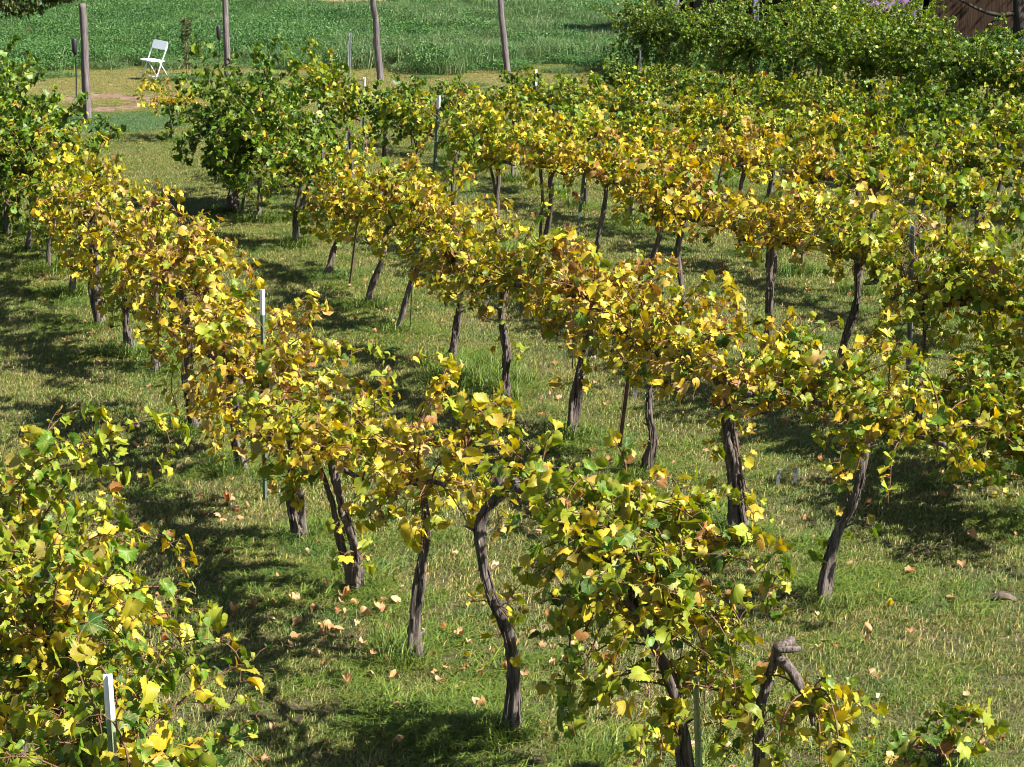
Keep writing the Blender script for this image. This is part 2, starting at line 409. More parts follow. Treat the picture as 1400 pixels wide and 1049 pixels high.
for i in range(6):
    V1, T1, C1 = blades(rng, 1900, .62, (.018, .045), (.0014, .0028), 1.0)
    V2, T2, C2 = blades(rng, 50, .62, (.03, .055), (.0015, .0028), .9)
    me = tri_mesh('lawn_patch_%02d' % i, np.concatenate([V1, V2]), np.concatenate([T1, T2 + len(V1)]), np.concatenate([C1, C2])); me.materials.append(M['grass'])
    lawn.objects.link(bpy.data.objects.new('lawn_patch_%02d' % i, me))
P = []
for yy in np.arange(4.5, 46, .5):
    hw = .27 * yy + 2.2
    for xx in np.arange(-hw, hw, .5):
        x = xx + rng.uniform(-.12, .12); y = yy + rng.uniform(-.12, .12)
        q = ((x + 7.75) / 1.4) ** 2 + ((y - 36.9) / 1.55) ** 2
        if q < 1.15 and rng.random() < .8: continue
        P.append((x, y, 0))
P = np.array(P); n = len(P)
sc = rng.uniform(1.0, 1.22, n); hs = sc * np.where(P[:, 1] > 36, .7, 1.0)
scatter('grass', lawn, P, np.stack([np.zeros(n), np.zeros(n), rng.integers(0, 4, n) * math.pi / 2 + rng.uniform(-.3, .3, n)], 1), np.stack([sc, sc, hs], 1), rng.integers(0, 6, n), 'short mown lawn with dry tan blades between the vine rows', 'grass')

# shares of the leaf colours: dark green, green, yellow green, yellow, gold, tan, brown
MIX = {'green': (0.5, 0.4, 0.09, 0.005, 0.0, 0.005, 0.0), 'gr_yg': (0.12, 0.42, 0.33, 0.08, 0.02, 0.02, 0.01), 'yg': (0.04, 0.25, 0.42, 0.19, 0.05, 0.04, 0.01), 'yy': (0.02, 0.14, 0.36, 0.29, 0.07, 0.08, 0.05), 'yel': (0.02, 0.08, 0.24, 0.32, 0.13, 0.14, 0.09), 'gold': (0.02, 0.06, 0.18, 0.31, 0.19, 0.14, 0.11), 'yt': (0.01, 0.05, 0.19, 0.32, 0.14, 0.16, 0.14), 'hedge': (0.28, 0.54, 0.17, 0.005, 0, 0, 0)}
VINES = [
('Z', (-1.262, 5.836), [(-1.262, 5.836, -0.03), (-1.255, 5.836, 0.36), (-1.247, 5.836, 0.675), (-1.262, 5.836, 0.9)], 1.26, 0.35, 'gr_yg', 0.62, 0.45, 57, 0, (), 0, 0.037, 1.0, (), 'large leafed green grapevine spilling over the bottom edge, nearest in the bottom left corner'),
('Z', (-1.702, 6.865), [(-1.702, 6.865, -0.03), (-1.684, 6.865, 0.368), (-1.675, 6.865, 0.69), (-1.702, 6.865, 0.92)], 1.44, 0.4, 'yg', 0.48, 0.45, 62, 0, (), 0, 0.037, 1.0, (), 'yellow green grapevine with bare cordon beside the white stake top in the bottom left corner'),
('Z', (-2.142, 7.895), [(-2.142, 7.895, -0.03), (-2.128, 7.895, 0.38), (-2.117, 7.895, 0.712), (-2.142, 7.895, 0.95)], 1.72, 0.4, 'yg', 0.48, 0.42, 60, 0, (), 2, 0.037, 1.0, (), 'yellow green grapevine with dried brown bunches cut by the left edge, lower left corner'),
('Z', (-2.906, 9.285), [(-2.906, 9.285, -0.03), (-2.934, 9.285, 0.38), (-2.908, 9.285, 0.712), (-2.906, 9.285, 0.95)], 1.66, 0.5, 'yy', 0.48, 0.23, 25, 0, (), 0, 0.037, 1.0, (), 'sparse yellow grapevine shoots poking in at the left edge'),
('A', (0.995, 7.472), [(0.995, 7.472, -0.03), (0.999, 7.472, 0.254), (1.012, 7.472, 0.438), (1.042, 7.472, 0.597), (1.062, 7.472, 0.723)], 0.64, 0.24, 'yy', 0.1, 0.23, 13, 0, ((0.35, 5),), 0, 0.03, 1.0, ((1.109, 7.422, 0.705), (1.163, 7.372, 0.623), (1.189, 7.332, 0.561), (1.2, 7.312, 0.501)), 'nearest grapevine with bare forked trunk and drooping arm at the bottom edge'),
('A', (0.757, 7.572), [(0.757, 7.572, -0.03), (0.696, 7.572, 0.286), (0.636, 7.572, 0.587), (0.536, 7.572, 0.842), (0.474, 7.572, 1.03)], 1.46, 0.46, 'yg', 0.46, 0.34, 66, 1, ((0.35, 16), (0.55, 26), (0.75, 30)), 0, 0.027, 1.0, (), 'bushy yellow green grapevine with many low shoots, in front of the pale green stake'),
('A', (-0.003, 8.343), [(-0.003, 8.343, -0.03), (0.01, 8.343, 0.27), (-0.033, 8.343, 0.499), (-0.098, 8.343, 0.672), (-0.13, 8.343, 0.93), (-0.103, 8.343, 1.082), (-0.032, 8.343, 1.174)], 1.49, 1.26, 'yy', 0.48, 0.23, 26, 0, ((0.55, 9), (0.38, 4)), 0, 0.034, 1.0, (), 'grapevine with a slim S bent trunk and a leaf tuft halfway up'),
('A', (-0.486, 9.257), [(-0.486, 9.257, -0.03), (-0.488, 9.257, 0.206), (-0.441, 9.257, 0.474), (-0.414, 9.257, 0.683), (-0.458, 9.257, 0.926)], 1.46, 0.73, 'yel', 0.48, 0.23, 24, 0, ((0.75, 6),), 0, 0.034, 1.0, (), 'grapevine on a clean slender trunk, left of the S bent trunk'),
('A', (-0.851, 10.253), [(-0.851, 10.253, -0.03), (-0.863, 10.253, 0.211), (-0.914, 10.253, 0.462), (-0.966, 10.253, 0.792)], 1.46, 0.53, 'yy', 0.48, 0.23, 27, 1, ((0.3, 8), (0.5, 6)), 0, 0.037, 1.0, (), 'grapevine with leafy low trunk, second left of the S bent trunk'),
('A', (-1.26, 11.17), [(-1.26, 11.17, -0.03), (-1.289, 11.17, 0.218), (-1.3, 11.17, 0.443), (-1.318, 11.17, 0.755)], 1.5, 0.61, 'yt', 0.48, 0.23, 34, 1, ((0.45, 5),), 1, 0.037, 1.0, (), 'yellow and tan grapevine with shaggy trunk just right of the white tipped stake'),
('A', (-1.784, 12.603), [(-1.784, 12.603, -0.03), (-1.82, 12.603, 0.227), (-1.84, 12.603, 0.477), (-1.861, 12.603, 0.724)], 1.48, 0.26, 'yt', 0.48, 0.23, 37, 0, (), 2, 0.037, 1.0, (), 'dense yellow grapevine with short visible trunk just left of the white tipped stake'),
('A', (-2.266, 13.642), [(-2.266, 13.642, -0.03), (-2.297, 13.642, 0.425), (-2.315, 13.642, 0.744), (-2.325, 13.642, 1.007)], 1.58, 0.46, 'yt', 0.48, 0.23, 34, 0, (), 0, 0.048, 1.0, (), 'yellow grapevine with a thick straight shaggy trunk, second left of the white tipped stake'),
('A', (-2.859, 15.413), [(-2.859, 15.413, -0.03), (-2.849, 15.413, 0.241), (-2.842, 15.413, 0.539), (-2.817, 15.413, 0.835)], 1.46, 0.27, 'yy', 0.48, 0.23, 31, 0, ((0.3, 5),), 1, 0.037, 1.0, (), 'greenish yellow grapevine, ninth from the camera, row of the white tipped stake'),
('A', (-3.18, 16.094), [(-3.18, 16.094, -0.03), (-3.216, 16.094, 0.275), (-3.229, 16.094, 0.523), (-3.233, 16.094, 0.831)], 1.5, 0.37, 'yel', 0.48, 0.23, 29, 0, (), 0, 0.037, 1.0, (), 'yellow grapevine, tenth from the camera, row of the white tipped stake'),
('A', (-3.647, 17.199), [(-3.647, 17.199, -0.03), (-3.681, 17.199, 0.371), (-3.69, 17.199, 0.699), (-3.703, 17.199, 0.96)], 1.53, 0.4, 'yy', 0.48, 0.23, 31, 1, ((0.4, 4),), 0, 0.037, 1.0, (), 'greenish yellow grapevine, eleventh from the camera, row of the white tipped stake'),
('A', (-4.216, 18.528), [(-4.216, 18.528, -0.03), (-4.181, 18.528, 0.256), (-4.114, 18.528, 0.467), (-4.1, 18.528, 0.748)], 1.59, 0.43, 'yy', 0.48, 0.23, 31, 0, (), 1, 0.037, 1.0, (), 'greenish yellow grapevine, twelfth from the camera, row of the white tipped stake'),
('A', (-4.727, 19.821), [(-4.727, 19.821, -0.03), (-4.699, 19.821, 0.242), (-4.657, 19.821, 0.467), (-4.625, 19.821, 0.765)], 1.74, 0.31, 'gr_yg', 0.48, 0.45, 40, 0, (), 0, 0.037, 1.0, (), 'mid green grapevine, thirteenth from the camera, row of the white tipped stake'),
('A', (-5.211, 20.978), [(-5.211, 20.978, -0.03), (-5.159, 20.978, 0.357), (-5.13, 20.978, 0.594), (-5.1, 20.978, 0.83)], 2.03, 0.23, 'green', 0.48, 0.6, 58, 0, (), 0, 0.037, 1.2, (), 'dark green grapevine, fourteenth from the camera, row of the white tipped stake'),
('A', (-5.719, 22.07), [(-5.719, 22.07, -0.03), (-5.681, 22.07, 0.35), (-5.65, 22.07, 0.598), (-5.618, 22.07, 0.845)], 2.08, 0.17, 'green', 0.48, 0.65, 66, 0, (), 0, 0.037, 1.2, (), 'dark green grapevine, fifteenth from the camera, row of the white tipped stake'),
('A', (-6.247, 22.95), [(-6.247, 22.95, -0.03), (-6.211, 22.95, 0.302), (-6.177, 22.95, 0.56), (-6.144, 22.95, 0.816)], 2.04, 0.16, 'green', 0.48, 0.65, 66, 0, (), 0, 0.037, 1.2, (), 'dark green grapevine, sixteenth from the camera, row of the white tipped stake'),
('B', (1.676, 10.08), [(1.676, 10.08, -0.03), (1.726, 10.08, 0.332), (1.813, 10.08, 0.599), (1.878, 10.08, 0.822), (1.848, 10.08, 0.982)], 1.51, 0.85, 'yg', 0.8, 0.42, 47, 0, ((0.28, 3), (0.42, 3)), 0, 0.036, 1.0, (), 'yellow green grapevine on a clean trunk leaning right, wide canopy at right of picture'),
('B', (1.4, 11.253), [(1.4, 11.253, -0.03), (1.347, 11.253, 0.328), (1.274, 11.253, 0.643), (1.236, 11.253, 0.932)], 1.57, 0.87, 'yel', 0.6, 0.23, 33, 1, ((0.3, 5), (0.55, 8), (0.7, 6)), 0, 0.05, 1.0, (), 'yellow grapevine with a thick trunk forking into two heavy arms'),
('B', (0.871, 12.551), [(0.871, 12.551, -0.03), (0.93, 12.551, 0.241), (0.912, 12.551, 0.44), (0.89, 12.551, 0.638), (0.906, 12.551, 0.834)], 1.45, 0.67, 'yel', 0.48, 0.23, 30, 0, ((0.2, 3),), 0, 0.03, 1.0, (), 'yellow grapevine with a thin wavy trunk, right of the leaning brown stake'),
('B', (0.414, 13.464), [(0.414, 13.464, -0.03), (0.453, 13.464, 0.309), (0.502, 13.464, 0.573), (0.57, 13.464, 0.939)], 1.44, 0.71, 'yt', 0.48, 0.23, 30, 1, ((0.45, 6),), 1, 0.037, 1.0, (), 'yellow grapevine with forked upper trunk, left of the leaning brown stake'),
('B', (-0.055, 14.51), [(-0.055, 14.51, -0.03), (-0.055, 14.51, 0.33), (-0.066, 14.51, 0.612), (-0.055, 14.51, 0.919)], 1.47, 0.7, 'yy', 0.48, 0.23, 30, 0, ((0.4, 4),), 1, 0.037, 1.0, (), 'grapevine with a straight dark trunk standing in a dark green grass tuft'),
('B', (-0.484, 15.721), [(-0.484, 15.721, -0.03), (-0.465, 15.721, 0.294), (-0.403, 15.721, 0.597), (-0.355, 15.721, 0.777)], 1.42, 0.57, 'yt', 0.48, 0.23, 30, 0, (), 2, 0.037, 1.0, (), 'yellow and tan grapevine with brown hanging bunches, left of the dark grass tuft'),
('B', (-1.023, 16.985), [(-1.023, 16.985, -0.03), (-0.923, 16.985, 0.282), (-0.798, 16.985, 0.607), (-0.655, 16.985, 0.865)], 1.45, 0.64, 'yel', 0.48, 0.23, 30, 0, (), 0, 0.037, 1.0, (), 'yellow grapevine whose trunk leans strongly right'),
('B', (-1.354, 18.109), [(-1.354, 18.109, -0.03), (-1.282, 18.109, 0.264), (-1.196, 18.109, 0.506), (-1.138, 18.109, 0.746)], 1.52, 0.54, 'yel', 0.48, 0.23, 30, 0, (), 0, 0.037, 1.0, (), 'yellow grapevine, eighth from the camera, row of the tall leaning brown stake'),
('B', (-1.879, 19.581), [(-1.879, 19.581, -0.03), (-1.823, 19.581, 0.209), (-1.738, 19.581, 0.395), (-1.668, 19.581, 0.617)], 1.51, 0.39, 'yy', 0.48, 0.23, 33, 0, ((0.45, 6),), 0, 0.037, 1.0, (), 'greenish yellow grapevine, ninth from the camera, row of the tall leaning brown stake'),
('B', (-2.39, 21.392), [(-2.39, 21.392, -0.03), (-2.359, 21.392, 0.291), (-2.327, 21.392, 0.573), (-2.306, 21.392, 0.773)], 1.6, 0.44, 'gr_yg', 0.48, 0.4, 36, 1, ((0.3, 4),), 0, 0.037, 1.0, (), 'mid green grapevine, tenth from the camera, row of the tall leaning brown stake'),
('B', (-3.464, 23.784), [(-3.464, 23.784, -0.03), (-3.384, 23.784, 0.268), (-3.267, 23.784, 0.579), (-3.173, 23.784, 0.755)], 1.93, 0.48, 'green', 1.0, 0.78, 140, 1, (), 0, 0.07, 1.25, (), 'big dark green bushy grapevine with two leaning trunks, behind the folding chair'),
('B', (-3.0, 23.057), [(-3.0, 23.057, -0.03), (-2.974, 23.057, 0.286), (-2.95, 23.057, 0.502), (-2.925, 23.057, 0.76)], 1.63, 0.39, 'green', 0.48, 0.45, 44, 0, (), 0, 0.037, 1.0, (), 'dark green grapevine, twelfth from the camera, row of the tall leaning brown stake'),
('B', (1.881, 7.867), [(1.881, 7.867, -0.03), (1.86, 7.867, 0.041), (1.846, 7.867, 0.068)], 0.26, 0.07, 'gr_yg', 0.12, 0.16, 8, 0, (), 0, 0.012, 1.0, (), 'small low green grapevine sprout at the bottom edge, right'),
('C', (3.433, 12.501), [(3.433, 12.501, -0.03), (3.387, 12.492, 0.398), (3.378, 12.481, 0.746), (3.378, 12.472, 0.995)], 1.62, 0.3, 'yg', 0.85, 0.42, 64, 0, ((0.45, 24), (0.75, 24)), 0, 0.037, 1.0, (), 'yellow green grapevine, first from the camera, row of the blue grey stake'),
('C', (2.914, 13.574), [(2.914, 13.574, -0.03), (2.87, 13.58, 0.394), (2.904, 13.588, 0.738), (2.869, 13.593, 0.984)], 1.6, 0.55, 'yg', 0.66, 0.36, 58, 0, (), 1, 0.037, 1.0, (), 'yellow green grapevine, second from the camera, row of the blue grey stake'),
('C', (2.465, 14.492), [(2.465, 14.492, -0.03), (2.481, 14.475, 0.426), (2.57, 14.452, 0.8), (2.577, 14.435, 1.066)], 1.63, 0.96, 'yy', 0.48, 0.23, 31, 0, (), 0, 0.037, 1.0, (), 'greenish yellow grapevine, third from the camera, row of the blue grey stake'),
('C', (2.083, 15.641), [(2.083, 15.641, -0.03), (2.067, 15.628, 0.395), (2.079, 15.609, 0.74), (2.069, 15.596, 0.987)], 1.61, 0.95, 'gold', 0.48, 0.23, 31, 1, (), 1, 0.037, 1.0, (), 'golden yellow grapevine, fourth from the camera, row of the blue grey stake'),
('C', (1.472, 16.831), [(1.472, 16.831, -0.03), (1.481, 16.838, 0.407), (1.438, 16.847, 0.764), (1.461, 16.854, 1.018)], 1.52, 0.94, 'gold', 0.48, 0.23, 31, 0, (), 0, 0.037, 1.0, (), 'golden yellow grapevine, fifth from the camera, row of the blue grey stake'),
('C', (1.259, 17.498), [(1.259, 17.498, -0.03), (1.261, 17.469, 0.42), (1.306, 17.43, 0.787), (1.365, 17.401, 1.049)], 1.58, 0.93, 'yel', 0.48, 0.23, 31, 0, (), 0, 0.037, 1.0, (), 'yellow grapevine, sixth from the camera, row of the blue grey stake'),
('C', (0.79, 18.523), [(0.79, 18.523, -0.03), (0.817, 18.535, 0.426), (0.867, 18.551, 0.798), (0.876, 18.562, 1.064)], 1.48, 0.92, 'yel', 0.48, 0.23, 31, 0, (), 0, 0.037, 1.0, (), 'yellow grapevine, seventh from the camera, row of the blue grey stake'),
('C', (0.297, 19.623), [(0.297, 19.623, -0.03), (0.336, 19.594, 0.426), (0.398, 19.556, 0.798), (0.406, 19.528, 1.065)], 1.58, 0.92, 'yy', 0.48, 0.23, 31, 1, (), 0, 0.037, 1.0, (), 'greenish yellow grapevine, eighth from the camera, row of the blue grey stake'),
('C', (-0.159, 20.783), [(-0.159, 20.783, -0.03), (-0.151, 20.768, 0.395), (-0.137, 20.747, 0.741), (-0.17, 20.731, 0.988)], 1.53, 0.91, 'yg', 0.48, 0.23, 31, 1, (), 1, 0.037, 1.0, (), 'yellow green grapevine, ninth from the camera, row of the blue grey stake'),
('C', (-0.665, 21.776), [(-0.665, 21.776, -0.03), (-0.656, 21.764, 0.397), (-0.643, 21.749, 0.745), (-0.627, 21.737, 0.994)], 1.6, 0.9, 'yg', 0.48, 0.23, 31, 0, (), 0, 0.037, 1.0, (), 'yellow green grapevine, tenth from the camera, row of the blue grey stake'),
('C', (-1.161, 23.048), [(-1.161, 23.048, -0.03), (-1.145, 23.055, 0.393), (-1.124, 23.066, 0.737), (-1.133, 23.073, 0.983)], 1.44, 0.89, 'gr_yg', 0.48, 0.23, 31, 0, (), 0, 0.037, 1.0, (), 'mid green grapevine, eleventh from the camera, row of the blue grey stake'),
('C', (-1.639, 24.103), [(-1.639, 24.103, -0.03), (-1.579, 24.087, 0.406), (-1.568, 24.064, 0.761), (-1.533, 24.047, 1.015)], 1.45, 0.88, 'green', 0.48, 0.23, 31, 0, (), 0, 0.037, 1.0, (), 'dark green grapevine, twelfth from the camera, row of the blue grey stake'),
('C', (-2.077, 25.283), [(-2.077, 25.283, -0.03), (-2.055, 25.271, 0.394), (-2.081, 25.256, 0.738), (-2.093, 25.244, 0.985)], 1.5, 0.87, 'gr_yg', 0.48, 0.23, 31, 0, (), 0, 0.037, 1.0, (), 'mid green grapevine, thirteenth from the camera, row of the blue grey stake'),
('C', (-2.516, 26.25), [(-2.516, 26.25, -0.03), (-2.506, 26.256, 0.423), (-2.518, 26.262, 0.793), (-2.536, 26.268, 1.057)], 1.8, 0.86, 'gr_yg', 0.48, 0.23, 31, 0, (), 0, 0.037, 1.0, (), 'mid green grapevine, fourteenth from the camera, row of the blue grey stake'),
('C', (3.317, 11.452), [(3.317, 11.452, -0.03), (3.207, 11.452, 0.176), (3.112, 11.452, 0.361), (3.043, 11.452, 0.553)], 0.94, 0.3, 'yg', 0.85, 0.42, 64, 0, ((0.45, 24), (0.75, 24)), 0, 0.037, 1.0, (), 'low hanging yellow green grapevine cut by the right edge, below mid height'),
('C', (-5.387, 31.095), [(-5.387, 31.095, -0.03), (-5.354, 31.095, 0.253), (-5.333, 31.095, 0.481)], 1.05, 0.34, 'yy', 0.6, 0.3, 20, 0, (), 0, 0.037, 1.0, (), 'brownish yellow straggling grapevine end below the folding chair'),
('D', (4.328, 16.432), [(4.328, 16.432, -0.03), (4.338, 16.415, 0.407), (4.407, 16.392, 0.764), (4.403, 16.374, 1.019)], 1.42, 0.92, 'gr_yg', 0.48, 0.23, 27, 0, (), 0, 0.037, 1.0, (), 'mid green grapevine, first from the camera, row behind the blue grey stake'),
('D', (3.842, 17.536), [(3.842, 17.536, -0.03), (3.863, 17.518, 0.402), (3.888, 17.493, 0.754), (3.882, 17.474, 1.005)], 1.33, 0.9, 'yg', 0.48, 0.23, 27, 0, (), 0, 0.037, 1.0, (), 'yellow green grapevine, second from the camera, row behind the blue grey stake'),
('D', (3.322, 18.679), [(3.322, 18.679, -0.03), (3.381, 18.665, 0.396), (3.421, 18.646, 0.743), (3.424, 18.632, 0.991)], 1.41, 0.88, 'yg', 0.48, 0.23, 27, 0, (), 0, 0.037, 1.0, (), 'yellow green grapevine, third from the camera, row behind the blue grey stake'),
('D', (2.902, 19.69), [(2.902, 19.69, -0.03), (2.947, 19.703, 0.369), (2.955, 19.719, 0.692), (3.006, 19.731, 0.923)], 1.29, 0.86, 'yel', 0.48, 0.23, 27, 0, (), 0, 0.037, 1.0, (), 'yellow grapevine, fourth from the camera, row behind the blue grey stake'),
('D', (2.45, 20.831), [(2.45, 20.831, -0.03), (2.425, 20.83, 0.368), (2.438, 20.827, 0.691), (2.462, 20.825, 0.921)], 1.34, 0.84, 'gold', 0.48, 0.23, 27, 0, (), 0, 0.037, 1.0, (), 'golden yellow grapevine, fifth from the camera, row behind the blue grey stake'),
('D', (1.925, 21.975), [(1.925, 21.975, -0.03), (1.919, 21.974, 0.326), (1.953, 21.972, 0.612), (1.996, 21.97, 0.816)], 1.24, 0.82, 'yy', 0.48, 0.23, 27, 0, (), 1, 0.037, 1.0, (), 'greenish yellow grapevine, sixth from the camera, row behind the blue grey stake'),
('D', (1.426, 23.033), [(1.426, 23.033, -0.03), (1.389, 23.024, 0.327), (1.4, 23.012, 0.614), (1.354, 23.003, 0.818)], 1.2, 0.8, 'yg', 0.48, 0.23, 27, 0, (), 0, 0.037, 1.0, (), 'yellow green grapevine, seventh from the camera, row behind the blue grey stake'),
('D', (0.904, 24.202), [(0.904, 24.202, -0.03), (0.914, 24.177, 0.333), (0.887, 24.144, 0.624), (0.914, 24.119, 0.831)], 1.18, 0.78, 'yg', 0.48, 0.23, 27, 0, (), 1, 0.037, 1.0, (), 'yellow green grapevine, eighth from the camera, row behind the blue grey stake'),
('D', (0.485, 25.324), [(0.485, 25.324, -0.03), (0.517, 25.331, 0.303), (0.556, 25.34, 0.569), (0.616, 25.347, 0.759)], 1.2, 0.76, 'gr_yg', 0.48, 0.23, 27, 0, (), 0, 0.037, 1.0, (), 'mid green grapevine, ninth from the camera, row behind the blue grey stake'),
('D', (0.008, 26.492), [(0.008, 26.492, -0.03), (0.024, 26.49, 0.288), (0.105, 26.486, 0.54), (0.14, 26.484, 0.72)], 1.23, 0.74, 'gr_yg', 0.48, 0.23, 27, 0, (), 1, 0.037, 1.0, (), 'mid green grapevine, tenth from the camera, row behind the blue grey stake'),
('D', (-0.474, 27.557), [(-0.474, 27.557, -0.03), (-0.411, 27.544, 0.279), (-0.4, 27.527, 0.522), (-0.358, 27.514, 0.697)], 1.14, 0.72, 'gr_yg', 0.48, 0.23, 27, 1, (), 0, 0.037, 1.0, (), 'mid green grapevine, eleventh from the camera, row behind the blue grey stake'),
('D', (-0.917, 28.814), [(-0.917, 28.814, -0.03), (-0.894, 28.828, 0.269), (-0.933, 28.847, 0.503), (-0.94, 28.861, 0.671)], 1.11, 0.7, 'green', 0.48, 0.23, 27, 0, (), 0, 0.037, 1.0, (), 'dark green grapevine, twelfth from the camera, row behind the blue grey stake'),
('D', (-1.482, 29.877), [(-1.482, 29.877, -0.03), (-1.494, 29.867, 0.248), (-1.44, 29.853, 0.464), (-1.425, 29.843, 0.619)], 1.0, 0.68, 'green', 0.48, 0.23, 27, 0, (), 0, 0.037, 1.0, (), 'dark green grapevine, thirteenth from the camera, row behind the blue grey stake'),
('E', (5.373, 19.755), [(5.373, 19.755, -0.03), (5.372, 19.737, 0.362), (5.353, 19.714, 0.679), (5.347, 19.696, 0.905)], 1.41, 0.78, 'gr_yg', 0.48, 0.23, 28, 0, (), 0, 0.037, 1.0, (), 'mid green grapevine, first from the camera, sixth row from the left'),
('E', (4.977, 20.732), [(4.977, 20.732, -0.03), (4.949, 20.736, 0.355), (4.941, 20.742, 0.665), (4.923, 20.746, 0.887)], 1.37, 0.76, 'gr_yg', 0.48, 0.23, 28, 0, (), 0, 0.037, 1.0, (), 'mid green grapevine, second from the camera, sixth row from the left'),
('E', (4.516, 21.723), [(4.516, 21.723, -0.03), (4.554, 21.695, 0.339), (4.553, 21.657, 0.636), (4.566, 21.629, 0.849)], 1.33, 0.73, 'gr_yg', 0.48, 0.23, 28, 0, (), 0, 0.037, 1.0, (), 'mid green grapevine, third from the camera, sixth row from the left'),
('E', (4.022, 22.82), [(4.022, 22.82, -0.03), (4.029, 22.821, 0.341), (4.048, 22.824, 0.64), (4.068, 22.826, 0.853)], 1.25, 0.71, 'yg', 0.48, 0.23, 28, 0, (), 0, 0.037, 1.0, (), 'yellow green grapevine, fourth from the camera, sixth row from the left'),
('E', (3.682, 23.756), [(3.682, 23.756, -0.03), (3.7, 23.729, 0.336), (3.771, 23.693, 0.63), (3.785, 23.666, 0.84)], 1.19, 0.69, 'yy', 0.48, 0.23, 28, 0, (), 0, 0.037, 1.0, (), 'greenish yellow grapevine, fifth from the camera, sixth row from the left'),
('E', (3.249, 24.777), [(3.249, 24.777, -0.03), (3.28, 24.77, 0.303), (3.252, 24.76, 0.567), (3.29, 24.752, 0.756)], 1.19, 0.66, 'gr_yg', 0.48, 0.23, 28, 1, (), 0, 0.037, 1.0, (), 'mid green grapevine, sixth from the camera, sixth row from the left'),
('E', (2.728, 25.915), [(2.728, 25.915, -0.03), (2.759, 25.887, 0.305), (2.747, 25.848, 0.572), (2.794, 25.819, 0.762)], 1.21, 0.64, 'yg', 0.48, 0.23, 28, 0, (), 0, 0.037, 1.0, (), 'yellow green grapevine, seventh from the camera, sixth row from the left'),
('E', (2.361, 26.849), [(2.361, 26.849, -0.03), (2.379, 26.851, 0.268), (2.458, 26.854, 0.503), (2.491, 26.856, 0.67)], 1.15, 0.62, 'yg', 0.48, 0.23, 28, 1, (), 0, 0.037, 1.0, (), 'yellow green grapevine, eighth from the camera, sixth row from the left'),
('E', (1.87, 27.87), [(1.87, 27.87, -0.03), (1.853, 27.844, 0.265), (1.835, 27.811, 0.496), (1.799, 27.786, 0.661)], 1.11, 0.59, 'gr_yg', 0.48, 0.23, 28, 1, (), 1, 0.037, 1.0, (), 'mid green grapevine, ninth from the camera, sixth row from the left'),
('E', (1.485, 28.895), [(1.485, 28.895, -0.03), (1.456, 28.892, 0.256), (1.49, 28.888, 0.479), (1.475, 28.885, 0.639)], 1.05, 0.57, 'gr_yg', 0.48, 0.23, 28, 0, (), 0, 0.037, 1.0, (), 'mid green grapevine, tenth from the camera, sixth row from the left'),
('E', (0.958, 30.004), [(0.958, 30.004, -0.03), (0.979, 29.999, 0.248), (1.057, 29.993, 0.464), (1.078, 29.988, 0.619)], 1.03, 0.55, 'gr_yg', 0.48, 0.23, 28, 1, (), 0, 0.037, 1.0, (), 'mid green grapevine, eleventh from the camera, sixth row from the left'),
('E', (0.562, 30.954), [(0.562, 30.954, -0.03), (0.538, 30.958, 0.217), (0.573, 30.962, 0.406), (0.564, 30.965, 0.541)], 0.95, 0.52, 'gr_yg', 0.48, 0.23, 28, 0, (), 0, 0.037, 1.0, (), 'mid green grapevine, twelfth from the camera, sixth row from the left'),
('E', (0.071, 31.983), [(0.071, 31.983, -0.03), (0.034, 31.992, 0.215), (0.065, 32.005, 0.404), (0.043, 32.014, 0.538)], 0.98, 0.5, 'green', 0.48, 0.23, 28, 0, (), 0, 0.037, 1.0, (), 'dark green grapevine, thirteenth from the camera, sixth row from the left'),
('F', (6.438, 22.925), [(6.438, 22.925, -0.03), (6.479, 22.905, 0.361), (6.466, 22.879, 0.676), (6.508, 22.859, 0.902)], 1.43, 0.6, 'hedge', 0.48, 0.23, 34, 0, (), 0, 0.037, 1.0, (), 'green grapevine, first from the camera, seventh row from the left'),
('F', (5.979, 24.193), [(5.979, 24.193, -0.03), (5.997, 24.191, 0.353), (5.983, 24.188, 0.662), (5.972, 24.185, 0.883)], 1.28, 0.57, 'gr_yg', 0.48, 0.23, 34, 0, (), 1, 0.037, 1.0, (), 'mid green grapevine, second from the camera, seventh row from the left'),
('F', (5.473, 25.442), [(5.473, 25.442, -0.03), (5.459, 25.438, 0.345), (5.468, 25.434, 0.647), (5.506, 25.431, 0.863)], 1.33, 0.55, 'hedge', 0.48, 0.23, 34, 0, (), 0, 0.037, 1.0, (), 'green grapevine, third from the camera, seventh row from the left'),
('F', (4.872, 26.614), [(4.872, 26.614, -0.03), (4.887, 26.619, 0.305), (4.886, 26.624, 0.573), (4.898, 26.628, 0.763)], 1.3, 0.52, 'gr_yg', 0.48, 0.23, 34, 0, (), 0, 0.037, 1.0, (), 'mid green grapevine, fourth from the camera, seventh row from the left'),
('F', (4.376, 27.86), [(4.376, 27.86, -0.03), (4.348, 27.847, 0.304), (4.331, 27.829, 0.57), (4.331, 27.816, 0.76)], 1.14, 0.49, 'gr_yg', 0.48, 0.23, 34, 0, (), 1, 0.037, 1.0, (), 'mid green grapevine, fifth from the camera, seventh row from the left'),
('F', (3.811, 29.125), [(3.811, 29.125, -0.03), (3.83, 29.097, 0.309), (3.84, 29.059, 0.579), (3.837, 29.03, 0.771)], 1.11, 0.47, 'gr_yg', 0.48, 0.23, 34, 0, (), 0, 0.037, 1.0, (), 'mid green grapevine, sixth from the camera, seventh row from the left'),
('F', (3.321, 30.466), [(3.321, 30.466, -0.03), (3.323, 30.45, 0.282), (3.339, 30.427, 0.528), (3.388, 30.41, 0.704)], 1.05, 0.44, 'gr_yg', 0.48, 0.23, 34, 0, (), 1, 0.037, 1.0, (), 'mid green grapevine, seventh from the camera, seventh row from the left'),
